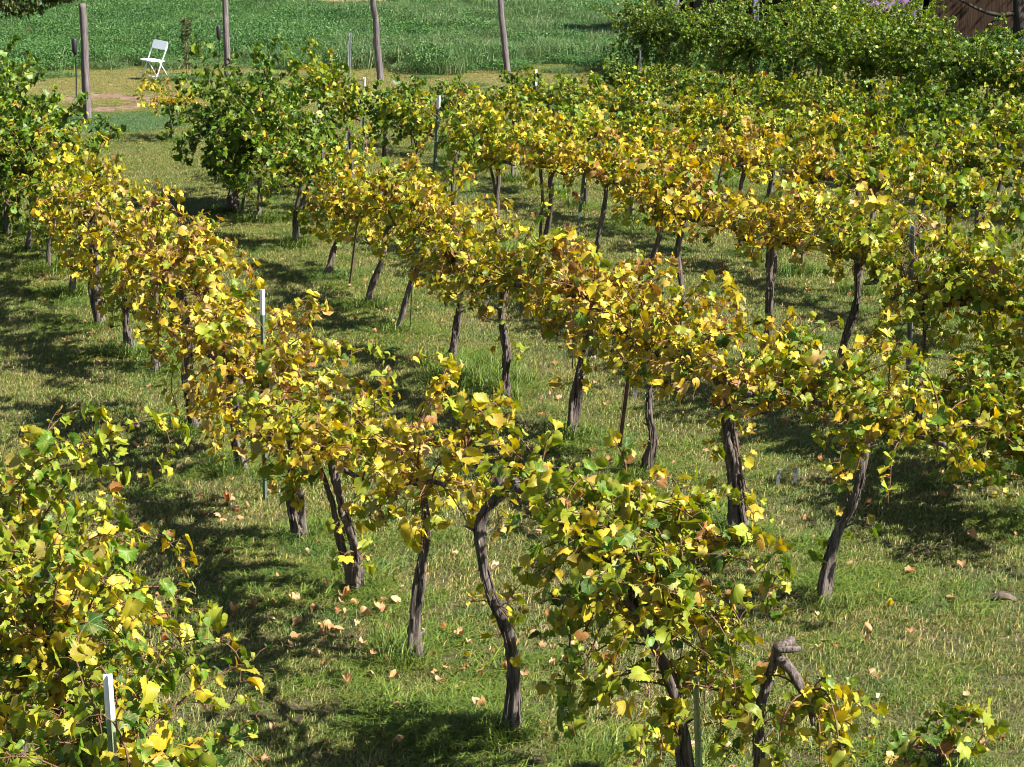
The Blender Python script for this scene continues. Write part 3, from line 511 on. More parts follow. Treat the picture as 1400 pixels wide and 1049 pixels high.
('F', (2.764, 31.563), [(2.764, 31.563, -0.03), (2.818, 31.55, 0.25), (2.871, 31.532, 0.469), (2.898, 31.518, 0.626)], 1.05, 0.41, 'hedge', 0.48, 0.23, 34, 0, (), 0, 0.037, 1.0, (), 'green grapevine, eighth from the camera, seventh row from the left'),
('F', (2.228, 32.825), [(2.228, 32.825, -0.03), (2.239, 32.824, 0.238), (2.333, 32.823, 0.446), (2.355, 32.822, 0.595)], 1.05, 0.39, 'gr_yg', 0.48, 0.23, 34, 0, (), 1, 0.037, 1.0, (), 'mid green grapevine, ninth from the camera, seventh row from the left'),
('F', (1.729, 34.03), [(1.729, 34.03, -0.03), (1.794, 34.023, 0.218), (1.825, 34.014, 0.409), (1.867, 34.007, 0.545)], 0.99, 0.36, 'green', 0.48, 0.23, 34, 1, (), 1, 0.037, 1.0, (), 'dark green grapevine, tenth from the camera, seventh row from the left'),
('H', (8.452, 29.912), [(8.452, 29.912, -0.03), (8.42, 29.9, 0.302), (8.377, 29.884, 0.567), (8.383, 29.872, 0.756)], 1.4400000000000002, 0.22, 'gr_yg', 0.62, 0.72, 86, 1, ((0.35, 34), (0.65, 34), (0.9, 30)), 0, 0.037, 1.0, (), 'mid green grapevine, first from the camera, tall green row at the back'),
('H', (7.817, 31.294), [(7.817, 31.294, -0.03), (7.803, 31.283, 0.321), (7.841, 31.267, 0.602), (7.848, 31.255, 0.803)], 1.51, 0.21, 'hedge', 0.62, 0.72, 86, 1, ((0.35, 34), (0.65, 34), (0.9, 30)), 0, 0.037, 1.0, (), 'green grapevine, second from the camera, tall green row at the back'),
('H', (7.395, 32.47), [(7.395, 32.47, -0.03), (7.377, 32.441, 0.322), (7.379, 32.402, 0.603), (7.362, 32.373, 0.804)], 1.81, 0.2, 'hedge', 0.62, 0.72, 86, 0, ((0.35, 34), (0.65, 34), (0.9, 30)), 0, 0.037, 1.0, (), 'green grapevine, third from the camera, tall green row at the back'),
('H', (6.843, 33.756), [(6.843, 33.756, -0.03), (6.824, 33.764, 0.309), (6.873, 33.773, 0.579), (6.862, 33.78, 0.772)], 1.9400000000000002, 0.19, 'hedge', 0.62, 0.72, 86, 1, ((0.35, 34), (0.65, 34), (0.9, 30)), 0, 0.037, 1.0, (), 'green grapevine, fourth from the camera, tall green row at the back'),
('H', (6.326, 34.896), [(6.326, 34.896, -0.03), (6.292, 34.877, 0.303), (6.257, 34.852, 0.569), (6.264, 34.833, 0.758)], 1.9100000000000001, 0.18, 'hedge', 0.62, 0.72, 86, 0, ((0.35, 34), (0.65, 34), (0.9, 30)), 0, 0.037, 1.0, (), 'green grapevine, fifth from the camera, tall green row at the back'),
('H', (5.784, 36.09), [(5.784, 36.09, -0.03), (5.794, 36.076, 0.304), (5.775, 36.059, 0.57), (5.767, 36.046, 0.76)], 1.8800000000000001, 0.17, 'hedge', 0.62, 0.72, 86, 0, ((0.35, 34), (0.65, 34), (0.9, 30)), 0, 0.037, 1.0, (), 'green grapevine, sixth from the camera, tall green row at the back'),
('H', (5.28, 37.422), [(5.28, 37.422, -0.03), (5.307, 37.412, 0.333), (5.324, 37.399, 0.624), (5.326, 37.389, 0.832)], 1.79, 0.17, 'hedge', 0.62, 0.72, 86, 0, ((0.35, 34), (0.65, 34), (0.9, 30)), 0, 0.037, 1.0, (), 'green grapevine, seventh from the camera, tall green row at the back'),
('H', (4.676, 38.683), [(4.676, 38.683, -0.03), (4.648, 38.656, 0.307), (4.614, 38.62, 0.575), (4.625, 38.593, 0.767)], 1.8900000000000001, 0.16, 'green', 0.62, 0.72, 86, 1, ((0.35, 34), (0.65, 34), (0.9, 30)), 0, 0.037, 1.0, (), 'dark green grapevine, eighth from the camera, tall green row at the back'),
('H', (4.208, 39.878), [(4.208, 39.878, -0.03), (4.194, 39.854, 0.314), (4.143, 39.822, 0.589), (4.139, 39.798, 0.786)], 1.6500000000000001, 0.15, 'hedge', 0.62, 0.72, 86, 0, ((0.35, 34), (0.65, 34), (0.9, 30)), 0, 0.037, 1.0, (), 'green grapevine, ninth from the camera, tall green row at the back'),
('H', (3.639, 41.083), [(3.639, 41.083, -0.03), (3.618, 41.079, 0.333), (3.566, 41.074, 0.625), (3.562, 41.07, 0.833)], 1.78, 0.14, 'green', 0.62, 0.72, 86, 0, ((0.35, 34), (0.65, 34), (0.9, 30)), 1, 0.037, 1.0, (), 'dark green grapevine, tenth from the camera, tall green row at the back'),
('H', (3.145, 42.332), [(3.145, 42.332, -0.03), (3.17, 42.307, 0.313), (3.208, 42.274, 0.586), (3.24, 42.249, 0.782)], 1.73, 0.13, 'green', 0.62, 0.72, 86, 0, ((0.35, 34), (0.65, 34), (0.9, 30)), 0, 0.037, 1.0, (), 'dark green grapevine, eleventh from the camera, tall green row at the back'),
('H', (2.712, 43.44), [(2.712, 43.44, -0.03), (2.725, 43.437, 0.304), (2.834, 43.432, 0.57), (2.845, 43.429, 0.76)], 1.63, 0.12, 'green', 0.62, 0.72, 86, 0, ((0.35, 34), (0.65, 34), (0.9, 30)), 0, 0.037, 1.0, (), 'dark green grapevine, twelfth from the camera, tall green row at the back'),
('I', (7.56, 38.851), [(7.56, 38.851, -0.03), (7.598, 38.839, 0.397), (7.631, 38.823, 0.744), (7.674, 38.81, 0.992)], 1.95, 0.4, 'hedge', 0.85, 0.6, 72, 1, (), 1, 0.037, 1.0, (), 'green grapevine, first from the camera, green row behind the tall green row'),
('I', (7.074, 40.137), [(7.074, 40.137, -0.03), (7.061, 40.151, 0.422), (7.035, 40.17, 0.791), (7.049, 40.184, 1.054)], 1.83, 0.35, 'hedge', 0.85, 0.6, 72, 0, (), 0, 0.037, 1.0, (), 'green grapevine, second from the camera, green row behind the tall green row'),
('I', (6.424, 41.721), [(6.424, 41.721, -0.03), (6.429, 41.695, 0.417), (6.383, 41.661, 0.781), (6.381, 41.636, 1.042)], 1.68, 0.3, 'hedge', 0.85, 0.6, 72, 0, (), 1, 0.037, 1.0, (), 'green grapevine, third from the camera, green row behind the tall green row'),
]

# taller unmown grass round the trunks
tufts = bpy.data.collections.new('tuft_patches')
gc = np.array([(.35, .35, 0), (.2, .2, 0), (.1, .6, 0), (.3, .8, 0)])
for i in range(4):
    V1, T1, C1 = blades(rng, 170, .26, (.08, .24), (.002, .0045), .75)
    C1[:, 0] *= .55
    me = tri_mesh('tuft_patch_%02d' % i, V1, T1, C1); me.materials.append(M['grass']); tufts.objects.link(bpy.data.objects.new('tuft_patch_%02d' % i, me))
P = []; HS = []
for row, base, *_ in VINES:
    for k in range(7):
        a = rng.random() * 6.283; d = abs(rng.normal(0, .28)); P.append((base[0] + d * math.cos(a), base[1] + d * math.sin(a), 0)); HS.append(rng.uniform(.22, .68) * (1.2 if d < .18 else .6))
    for k in range(5):
        P.append((base[0] + rng.normal(0, .55), base[1] + rng.normal(0, .5), 0)); HS.append(rng.uniform(.14, .3))
for k in range(16): P.append((-.30 + rng.normal(0, .17), 15.1 + rng.normal(0, .2), 0)); HS.append(rng.uniform(.6, 1.0))
for k in range(14): P.append((-.28 + rng.normal(0, .16), 8.45 + rng.normal(0, .14), 0)); HS.append(rng.uniform(.3, .5))
for k in range(170):
    y = rng.uniform(6.5, 30); P.append((rng.uniform(-.26, .26) * y, y, 0)); HS.append(rng.uniform(.12, .26))
P = np.array(P); n = len(P); HS = np.array(HS)
scatter('tall_grass', tufts, P, np.stack([np.zeros(n), np.zeros(n), rng.random(n) * 6.28], 1), np.stack([rng.uniform(.8, 1.2, n)] * 2 + [HS], 1), rng.integers(0, 4, n), 'tufts of longer green grass left unmown round the vine trunks', 'grass')

# the rank green field behind
weeds = bpy.data.collections.new('weed_patches')
WC = np.array([(.050, .135, .030), (.065, .16, .036), (.085, .18, .036), (.038, .10, .026), (.13, .21, .05)])
for i in range(5):
    n = 640 if i < 3 else 380
    p = np.stack([rng.uniform(-.4, .4, n), rng.uniform(-.4, .4, n), .05 + .42 * rng.random(n) ** .7], 1)
    p[:, 2] *= 1 - .45 * np.clip(np.hypot(p[:, 0], p[:, 1]) / .5, 0, 1) ** 2
    nr = rng.normal(0, .6, (n, 3)) + np.array([0, 0, .8]); tp = rng.normal(0, 1, (n, 3)) + np.array([0, 0, .5])
    col = WC[rng.integers(0, 5 if i > 2 else 4, n)] * rng.uniform(.7, 1.3, (n, 1))
    lm = leaf_cloud('w', rng, p, nr, tp, rng.uniform(.022, .055, n), col, near=False, shape=TREELEAF)
    V1 = np.zeros(len(lm.vertices) * 3, np.float32); lm.vertices.foreach_get('co', V1); V1 = V1.reshape(-1, 3)
    T1 = np.zeros(len(lm.loops), np.int32); lm.loops.foreach_get('vertex_index', T1); T1 = T1.reshape(-1, 3)
    C1 = np.zeros(len(V1) * 4, np.float32); lm.attributes['tint'].data.foreach_get('color', C1); C1 = C1.reshape(-1, 4)
    V2, T2, C2 = blades(rng, 90 if i < 3 else 420, .9, (.25, .62), (.004, .008), .45, WC if i < 3 else np.array([(.09, .15, .045), (.13, .19, .07), (.06, .13, .05), (.2, .2, .09)]))
    bpy.data.meshes.remove(lm)
    me = tri_mesh('weed_patch_%02d' % i, np.concatenate([V1, V2]), np.concatenate([T1, T2 + len(V1)]), np.concatenate([C1, C2])); me.materials.append(M['weed'])
    weeds.objects.link(bpy.data.objects.new('weed_patch_%02d' % i, me))
P = []; HS = []
for k in range(16):
    x = rng.uniform(-12, 4); P.append((x, 43.6 - abs(rng.normal(0, 2.4)), 0)); HS.append(rng.uniform(.08, .3))
for yy in np.arange(43.1, 76, .55):
    hw = .27 * yy + 4
    for xx in np.arange(-hw, hw, .6):
        x = xx + rng.uniform(-.25, .25); y = yy + rng.uniform(-.25, .25)
        edge = 44.3 + .9 * math.sin(x * .7) + .8 * math.sin(x * 1.9 + 1) + rng.uniform(-.9, .9)
        far = 70.5 + 1.5 * math.sin(x * .45 + 1) + 1.0 * math.sin(x * 1.3) + max(0, x + 6) * .9
        if y < edge or y > far: continue
        lump = math.sin(x * .55 + 1.3 * math.sin(y * .23)) * math.sin(y * .41 + .8 * math.sin(x * .3))
        P.append((x, y, 0)); HS.append((.75 + .38 * lump + rng.uniform(-.3, .3)) * (.55 if y < edge + .8 else 1))
P = np.array(P); n = len(P); HS = np.array(HS)
pick = np.where(np.sin(P[:, 0] * .31 + 2 + np.sin(P[:, 1] * .2)) + rng.normal(0, .6, n) > .5, rng.integers(3, 5, n), rng.integers(0, 3, n))
scatter('field_weeds', weeds, P, np.stack([np.zeros(n), np.zeros(n), rng.random(n) * 6.28], 1), np.stack([rng.uniform(.85, 1.25, n)] * 2 + [HS], 1), pick, 'rank bluish green weeds and grass covering the field behind the posts', 'field growth')

# fallen leaves lying on the lawn
pts = []
for row, base, *_ in VINES:
    k = 7 if base[1] < 20 else 4
    for j in range(k): pts.append((base[0] + rng.normal(-.15, .45), base[1] + rng.normal(0, .45)))
for j in range(380):
    y = 6.3 + 18 * rng.random() ** 1.3; pts.append((rng.uniform(-.27, .27) * y, y))
for cx, cy, k in ((-.75, 10.2, 22), (-.9, 9.7, 16), (.1, 9.5, 16), (-.25, 9.0, 12), (3.0, 12.3, 10), (-2.4, 13.3, 12), (-1.9, 11.7, 12)):
    for j in range(k): pts.append((cx + rng.normal(0, .22), cy + rng.normal(0, .3)))
n = len(pts); pos = np.array([(x, y, rng.uniform(.022, .04)) for x, y in pts])
FC = np.array([(.50, .27, .13), (.56, .34, .18), (.42, .19, .08), (.6, .42, .26), (.35, .16, .07), (.55, .4, .06)])
col = FC[rng.choice(6, n, p=[.3, .25, .17, .15, .08, .05])] * rng.uniform(.8, 1.15, (n, 1))
me = leaf_cloud('fallen_leaves', rng, pos, rng.normal(0, .35, (n, 3)) + np.array([0, 0, 1.]), rng.normal(0, 1, (n, 3)), rng.uniform(.018, .040, n), col, near=True, cup=1.9)
tag(add_obj('fallen_leaves', me, M['leaf']), 'curled tan and orange fallen vine leaves scattered over the lawn', 'fallen leaves', kind='stuff')

# ------------------------------------------------------------------ grapevines
UP = Vector((0, 0, 1)); ROWDIR = Vector((-.40, .916, 0)).normalized(); SIDE = Vector((.916, .40, 0)).normalized()
SUNV = np.array(SUN_DIR)
GROUPS = {'Z': 'grapevines of the bottom left row', 'A': 'grapevines of the row with the white tipped stake', 'B': 'grapevines of the row with the leaning brown stake',
          'C': 'grapevines of the row behind the leaning brown stake', 'D': 'grapevines of the fifth row', 'E': 'grapevines of the sixth row', 'F': 'grapevines of the seventh row',
          'G': 'grapevines just before the tall green row', 'H': 'tall green vines at the back', 'I': 'tall green vines at the back'}
def trunk_tube(mb, pts, r0, r1, seed, sides, rings):
    rr = random.Random(seed); P = spline(pts, rings)
    w1, w2, w3 = rr.uniform(5, 9), rr.uniform(0, 6), rr.uniform(0, 6)
    P = [p + Vector((math.sin(j / rings * w1 + w2), math.cos(j / rings * w1 * .8 + w3), 0)) * (.014 * min(1, 3 * j / rings)) for j, p in enumerate(P)]; p1, p2, p3 = (rr.random() * 6.28 for _ in range(3)); tw = (rr.uniform(-.12, .12) + .2) * 34 / max(rings, 34)
    jit = [[rr.gauss(0, .08) for _ in range(sides)] for _ in range(rings + 1)]
    knots = [(rr.uniform(.1, 1) * rings, rr.random() * 6.28, rr.uniform(.2, .55)) for _ in range(5)]
    col_j = [rr.gauss(0, .13) for _ in range(sides)]
    rad = []
    for i in range(rings + 1):
        t = i / rings
        rad.append((r0 + (r1 - r0) * t) * (1 + .55 * math.exp(-t * 9) + .10 * math.sin(t * 17 + p1) + .22 * math.exp(-((t - 1) / .12) ** 2)))
    def prof(i, a):
        k = int(round(a / (2 * math.pi) * sides)) % sides
        return 1 + .24 * math.sin(2 * a + tw * i + p1) + .15 * math.sin(3 * a - tw * .7 * i + p2) + .10 * math.sin(6 * a + .12 * i + p3) + jit[i][k] + col_j[(k + int(i * tw * .4)) % sides] + sum(h * math.exp(-((i - j) / (rings * .035)) ** 2) * max(0, math.cos(a - b)) ** 3 for j, b, h in knots)
    mb.tube(P, rad, sides, prof)
    return P, rad
CLEAR = [(-1.541, 11.916, 1.026, 1.416, 0.06, 0.45), (-0.829, 22.07, 0.968, 1.619, 0.13, 0.45), (2.823, 13.824, 1.235, 1.5, 0.15, 0.45), (-1.252, 5.72, 1.271, 1.418, 0.07, 1.0), (-2.11, 28.435, 0.986, 1.264, 0.15, 0.45), (-2.354, 29.015, 1.174, 1.855, 0.15, 0.45), (0.758, 7.559, 0.207, 0.595, 0.06, 0.45)]
def pruned(q):
    """the growers keep these stake tops free of leaves"""
    for (x, y, z0, z1, rad, dep) in CLEAR:
        dz = max(z0 - q[2], 0, q[2] - z1)
        dy = max(-dep - (q[1] - y), 0, q[1] - y)
        if (q[0] - x) ** 2 + dy * dy + dz * dz < rad * rad: return True
    return False
def make_vine(i, spec):
    row, base, path, top, bot, mix, L, Wd, ns, dbl, suck, bun, r, big, arm, label = spec
    rg = random.Random(100 + i); rn = np.random.default_rng(500 + i)
    D = base[1]; near = D < 16.5
    root = thing('grapevine', label, 'grapevine', (base[0], base[1], 0), 0, GROUPS[row])
    org = Vector((base[0], base[1], 0)); path = [Vector(p) - org for p in path]
    head = path[-1]
    # trunk
    mb = MB(); sides, rings = (18, 56) if near else (8, 14)
    P, rad = trunk_tube(mb, path, r * .72, r * .50, i, sides, rings)
    if dbl:
        off = Vector((rg.choice((-1, 1)) * r * 1.0, rg.uniform(-.02, .02), 0)); end = Vector((rg.uniform(-.10, .10), rg.uniform(-.12, .12), .02))
        q = [p + off * (1.0 if j < len(path) - 1 else 1.2) + end * (j / (len(path) - 1)) ** 2 + Vector((rg.uniform(-.02, .02), 0, 0)) for j, p in enumerate(path)]
        trunk_tube(mb, q, r * .52, r * .36, i + 50, sides, rings)
    if near:      # loose bark strips
        for k in range(26):
            j0 = rg.randrange(1, rings - 10); ln = rg.randrange(4, 12); a = rg.random() * 6.28; o = Vector((math.cos(a), math.sin(a), 0))
            pts = [P[min(rings, j0 + q)] + o * (rad[min(rings, j0 + q)] * (1.12 + (.9 * rg.random() if q == 0 else .16 * rg.random()))) for q in range(ln)]
            mb.tube(pts, [.0018] + [rg.uniform(.003, .0065)] * (ln - 2) + [.002], 4)
        for k in range(3):   # pruning stubs
            j0 = rg.randrange(6, rings - 3); a = rg.random() * 6.28; d = Vector((math.cos(a), math.sin(a), .6)); mb.tube([P[j0], P[j0] + d * rad[j0] * 1.3, P[j0] + d * (rad[j0] * 1.3 + rg.uniform(.02, .06))], [.01, .008, .004], 5)
    mb.build('trunk', M['bark'], root)
    # cordon arms along the row
    arms = []
    for sgn in (1, -1):
        ln = L * rg.uniform(.85, 1.1); droop = rg.uniform(-.1, .06)
        pts = [head.copy(), head + ROWDIR * (sgn * ln * .18) + UP * .05]
        for t in (.4, .7, 1.0): pts.append(head + ROWDIR * (sgn * ln * t) + UP * (.05 + droop * t + rg.uniform(-.03, .03)) + SIDE * rg.uniform(-.06, .06))
        if arm and sgn == 1: pts = [head.copy()] + [Vector(q) - org for q in arm]
        A = spline(pts, 16 if near else 7); mb = MB(); m = len(A) - 1; p1 = rg.random() * 6
        mb.tube(A, [r * .62 * (1 - .6 * q / m) * (1 + .12 * math.sin(q * 1.7 + p1)) + .004 for q in range(m + 1)], 10 if near else 6, lambda q, a: 1 + .16 * math.sin(2 * a + .3 * q) + .08 * math.sin(5 * a + q))
        mb.build('cordon_arm', M['bark'], root); arms.append(A)
    # canes and the leaves on them
    LP, LN, LT, LS, LC = [], [], [], [], []
    cane = MB(); mixw = np.array(MIX[mix]); mixw = mixw / mixw.sum(); vmix = mixw * np.exp(rn.normal(0, .3, 7))
    def put(p, out, age, szk=1.0, bias=None):
        nonlocal cane
        a = rg.random() * 6.283
        pet = Vector((math.cos(a), math.sin(a), rg.uniform(-.2, .8))) * .6 + out * .5
        q = p + pet * rg.uniform(.035, .085) * szk
        if pruned(q + org): return
        if near: cane.tube([p, (p + q) / 2 + UP * .008, q], [.0022, .0018, .0015], 3, cap=False)
        nn = np.array(out) * .55 + np.array((0, 0, .30)) + SUNV * .25 + rn.normal(0, .55, 3)
        tt = np.array((0, 0, -.75)) + np.array(pet) * .8 + rn.normal(0, .45, 3)
        LP.append(q); LN.append(nn); LT.append(tt); LS.append(min(.063, rg.lognormvariate(math.log(.0405), .32)) * szk * big * (1.0 if near else 1.04))
        w = mixw.copy() if bias is None else bias.copy()
        w[:3] *= (.6 + .9 * age); w[5:] *= (1.1 - .8 * age)
        c = COLS[rn.choice(7, p=w / w.sum())]
        if rg.random() < .55: c = .55 * c + .45 * COLS[rn.choice(7, p=w / w.sum())]
        LC.append(c * rg.uniform(.84, 1.14))
    def shoot(p0, d, steps, g, bias, top):
        p = p0.copy(); d = d.normalized(); pts = [p.copy()]
        for k in range(steps):
            p = p + d * .042
            side = p.dot(SIDE) - head.dot(SIDE); over = p.z - top + .06
            d = d + Vector((rg.gauss(0, .10), rg.gauss(0, .10), -g - max(0, over) * 2.6))
            if abs(side) > Wd: d -= SIDE * (.35 * math.copysign(1, side))
            d.normalize(); pts.append(p.copy())
            if p.z < bot or p.z < .05: break
            out = SIDE * math.copysign(1, side + rg.gauss(0, .12)) * min(1, .35 + abs(side) / .3)
            age = k / steps
            if rg.random() < .96: put(p, out, age, 1 - .35 * max(0, age - .55), bias)
            if rg.random() < .72: put(p, out, age * .7, rg.uniform(.55, .95), bias)
        if len(pts) > 3:
            Q = pts[::2] if not near else pts
            cane.tube(Q, [.0052 * (1 - .7 * j / len(Q)) for j in range(len(Q))], 4 if near else 3, cap=False)
    for k in range(int(ns)):
        A = arms[k % 2]; t = rg.random() ** .72; p0 = A[min(len(A) - 1, int(t * (len(A) - 1)))]
        if arm: A = arms[0]; t = rg.uniform(.62, 1); p0 = A[int(t * (len(A) - 1))]
        d = UP * rg.uniform(.45, 1.2) + SIDE * rg.gauss(0, .42) + ROWDIR * rg.gauss(0, .4); g0 = rg.uniform(.03, .18) * (.55 if Wd > .55 else 1)
        if rg.random() < (.34 if row == 'Z' else .30 if row in 'AB' else .18): d = UP * rg.uniform(0, .5) + SIDE * rg.choice((-1, 1)) * rg.uniform(.4, 1) + ROWDIR * rg.gauss(0, .5); g0 = rg.uniform(.14, .3)
        cl = np.clip(vmix * np.exp(rn.normal(0, .3 if mix in ('green', 'hedge') else .85, 7)), 1e-4, None)
        h = max(.15, top - head.z)
        tl = abs(t - .15); topl = top - .20 * tl * tl + rg.gauss(0, .05)
        shoot(p0, d, int(rg.uniform(9, 27) * (.6 + .75 * h)), g0, cl, topl)
    main = cane; cane = MB()
    for (zf, cnt) in suck:
        j = min(len(P) - 1, max(0, int(zf / max(.2, head.z) * (len(P) - 1)))); p = P[j]
        if cnt > 15 and row in 'AC':      # long low shoots hanging off the trunk
            bot = .12
            for k in range(cnt // 3):
                a = rg.random() * 6.283; o = Vector((math.cos(a), math.sin(a), 0))
                shoot(p + UP * rg.uniform(-.08, .08), o * rg.uniform(.5, 1) + UP * rg.uniform(.1, .7), rg.randrange(7, 15), rg.uniform(.10, .22), mixw, 9)
            continue
        for k in range(cnt):
            a = rg.random() * 6.283; o = Vector((math.cos(a), math.sin(a), 0))
            q = p + o * rg.uniform(.04, .13) + UP * rg.uniform(-.10, .12); cane.tube([p, (p + q) / 2 + UP * .01, q], [.004, .003, .002], 4, cap=False)
            put(q, o, rg.uniform(.2, 1))
            if rg.random() < .5: put(q + UP * rg.uniform(-.06, .04), o, .6)
    if cane.v: cane.build('sucker_canes', M['cane'], root)
    main.build('canes', M['cane'], root)
    me = leaf_cloud('foliage', rn, np.array(LP), np.array(LN), np.array(LT), np.array(LS), np.array(LC), near, cup=1.05, ring=D < 11.5)
    add_obj('foliage', me, M['leaf'] if near else M['leaf_far'], root)
    # withered fruit
    for k in range(bun):
        A = arms[k % 2]; p = A[rg.randrange(2, len(A) - 1)] + SIDE * rg.uniform(-.22, .0) + UP * rg.uniform(-.22, -.02); mb = MB()
        for q in range(46):
            t = q / 46; rr = .028 * (1 - t) ** .6 * (1 + .3 * math.sin(q)); a = q * 2.4
            mb.ball(p + Vector((rr * math.cos(a), rr * math.sin(a), -.12 * t + rg.uniform(-.006, .006))), rg.uniform(.005, .008), 6, 4)
        mb.tube([p + UP * .07, p], [.003, .003], 4); mb.build('grape_bunch', M['grape'], root)
    return len(LP)
tot = sum(make_vine(i, v) for i, v in enumerate(VINES))
print('leaves', tot)

# ------------------------------------------------------------------ posts and stakes
def wooden_post(base, top, r, seed, label):
    mb = MB(); rr = random.Random(seed); b = Vector(base); t = Vector(top)
    pts = [b - (t - b).normalized() * .05] + [b.lerp(t, q) + Vector((rr.gauss(0, .008), rr.gauss(0, .008), 0)) for q in (.2, .4, .6, .8)] + [t]
    P = spline([p - b for p in pts], 26); p1 = rr.random() * 6
    mb.tube(P, [r * (1.08 - .2 * j / 26) * (1 + .03 * math.sin(j * 1.3 + p1)) for j in range(27)], 12, lambda i, a: 1 + .07 * math.sin(3 * a + .1 * i + p1) + .05 * math.sin(7 * a - .06 * i) + (.10 * math.exp(-((i - 15) / 1.2) ** 2) if abs(a - 1.5) < .8 else 0))
    root = thing('wooden_post', label, 'post', base, 0, 'weathered wooden end posts')
    mb.build('shaft', M['post'], root)
    mb = MB()
    for k in (8, 14, 20):
        q = P[k]; mb.tube([q + Vector((r * .9, -.02, 0)), q + Vector((r * 1.35, -.02, .004)), q + Vector((r * 1.35, -.02, -.03)), q + Vector((r * .9, -.02, -.034))], .004, 5)
    mb.build('wire_staple', M['grey_metal'], root)
    return root
wooden_post((-7.269, 33.937, 0), (-7.267, 33.937, 1.972), 0.066, 4, 'grey leaning wooden post with a hanging black line, leftmost')
wooden_post((-5.522, 38.766, 0), (-5.548, 38.766, 2.141), 0.062, 5, 'grey wooden post behind the dark green bushy vine')
wooden_post((-2.732, 41.295, 0), (-2.865, 41.295, 2.039), 0.066, 6, 'dark weathered wooden post between the yellow green bush and the field')
wooden_post((-0.095, 43.229, 0), (-0.298, 43.229, 1.962), 0.066, 7, 'dark leaning wooden post, rightmost of the posts before the field')
def hanging_line(pos, zt, zb, label, weight):
    root = thing('hanging_line', label, 'hanging line', pos, 0, 'black lines hanging on the wooden posts')
    mb = MB(); mb.tube([(0, 0, zt + .16), (0, 0, zt + .14), (0, 0, zt - .06), (0.005, 0, zt - .12)], [.035, .048, .045, .018], 9); mb.build('tensioner', M['dark'], root)
    mb = MB(); mb.tube(spline([(0.005, 0, zt - .1), (.0, .01, (zt + zb) / 2), (-.03, 0, zb)], 10), .011, 6); mb.build('cord', M['dark'], root)
    if weight:
        mb = MB(); mb.ball((-.07, -.02, zb - .02), .06, 12, 8, .85); mb.ball((.02, -.02, zb - .07), .055, 10, 7, .8); mb.build('weight', M['dark'], root)
hanging_line((-7.40, 33.80, 0), 1.24, .2, 'black line with a round grey weight at its foot, left post', True)
hanging_line((-5.73, 39.1, 0), 1.12, .4, 'short black line and tensioner on the post behind the dark green bushy vine', False)
hanging_line((-2.86, 41.5, 0), 1.42, .62, 'thin black line hanging on the third post from the left', False)

def stake(base, top, label, shaft, tip=None, tipn=.17, w=.034, rough=True):
    b = Vector(base); t = Vector(top) - b; L = t.length; root = thing('metal_stake', label, 'stake', base, 0, 'metal vineyard stakes')
    q = Vector((0, 0, 1)).rotation_difference(t.normalized()).to_matrix().to_4x4() @ Matrix.Rotation(R(200 + 37 * (len(label) % 5)), 4, 'Z')
    k = w / .034
    T = [(-.017 * k, 0), (.017 * k, 0), (.017 * k, .0035), (.002 * k, .0035), (.002 * k, .030 * k), (-.002 * k, .030 * k), (-.002 * k, .0035), (-.017 * k, .0035)]
    T2 = [(x * 1.08, y * 1.05 - .0006) for x, y in T]
    z1 = L - (tipn if tip else 0)
    mb = MB(); mb.prism(T, -.1, z1, q)
    for j in range(int(z1 / .055)): mb.box(q @ Vector((0, -.003 * k, .03 + j * .055)), (.010 * k, .007 * k, .012), q.to_3x3())
    mb.build('shaft', M[shaft], root, False)
    if tip:
        mb = MB(); mb.prism(T2, z1, L, q)
        for j in range(2): mb.box(q @ Vector((0, -.004 * k, z1 + .05 + j * .055)), (.010 * k, .008 * k, .012), q.to_3x3())
        mb.build('painted_tip', M[tip], root, False)
stake((-1.564, 11.916, 0), (-1.541, 11.916, 1.366), 'green metal stake with a long white tip among yellow vines left of centre', 'green_paint', 'white_paint', 0.16, 0.027)
stake((0.729, 13.159, 0), (0.836, 13.159, 0.976), 'tall brown metal stake leaning right between yellow vines at the centre', 'rust', None, 0.17, 0.034)
stake((-2.432, 29.015, 0), (-2.354, 29.015, 1.805), 'silver metal stake standing high out of the yellow green vine', 'galv', None, 0.17, 0.034)
stake((-2.153, 28.435, 0), (-2.11, 28.435, 1.214), 'short white topped stake in the green vines near the third wooden post', 'green_paint', 'white_paint', 0.2, 0.034)
stake((-0.926, 22.07, 0), (-0.821, 22.07, 1.569), 'green metal stake with a white tip before dark green vines', 'green_paint', 'white_paint', 0.14, 0.04)
stake((0.368, 31.095, 0), (0.365, 31.095, 1.107), 'white topped stake end showing above the green vines under the rightmost post', 'green_paint', 'white_paint', 0.25, 0.034)
stake((2.615, 40.633, 0), (2.604, 40.633, 0.694), 'small grey stake before the left end of the tall green vine row', 'grey_metal', None, 0.17, 0.034)
stake((-1.594, 18.966, 0), (-1.487, 18.966, 0.75), 'thin dark metal stake between two leaning trunks', 'rust', None, 0.17, 0.026)
stake((-3.256, 23.556, 0), (-3.137, 23.556, 0.696), 'greenish metal stake beside the trunks of the big dark green vine', 'green_paint', None, 0.17, 0.034)
stake((0.564, 18.928, 0), (0.682, 18.928, 1.145), 'dark metal stake standing in shade behind the front yellow row', 'green_paint', None, 0.17, 0.034)
stake((2.862, 13.824, 0), (2.829, 13.824, 1.45), 'blue grey metal stake end rising from yellow leaves at right', 'grey_metal', None, 0.17, 0.042)
stake((0.783, 7.559, 0), (0.751, 7.559, 0.609), 'pale green stake standing at the bottom edge under the bushy vine', 'pale_green', None, 0.17, 0.028)
stake((-1.232, 5.72, 0), (-1.252, 5.72, 1.368), 'white stake top among green leaves in the bottom left corner', 'pale_green', 'white_paint', 0.15, 0.027)
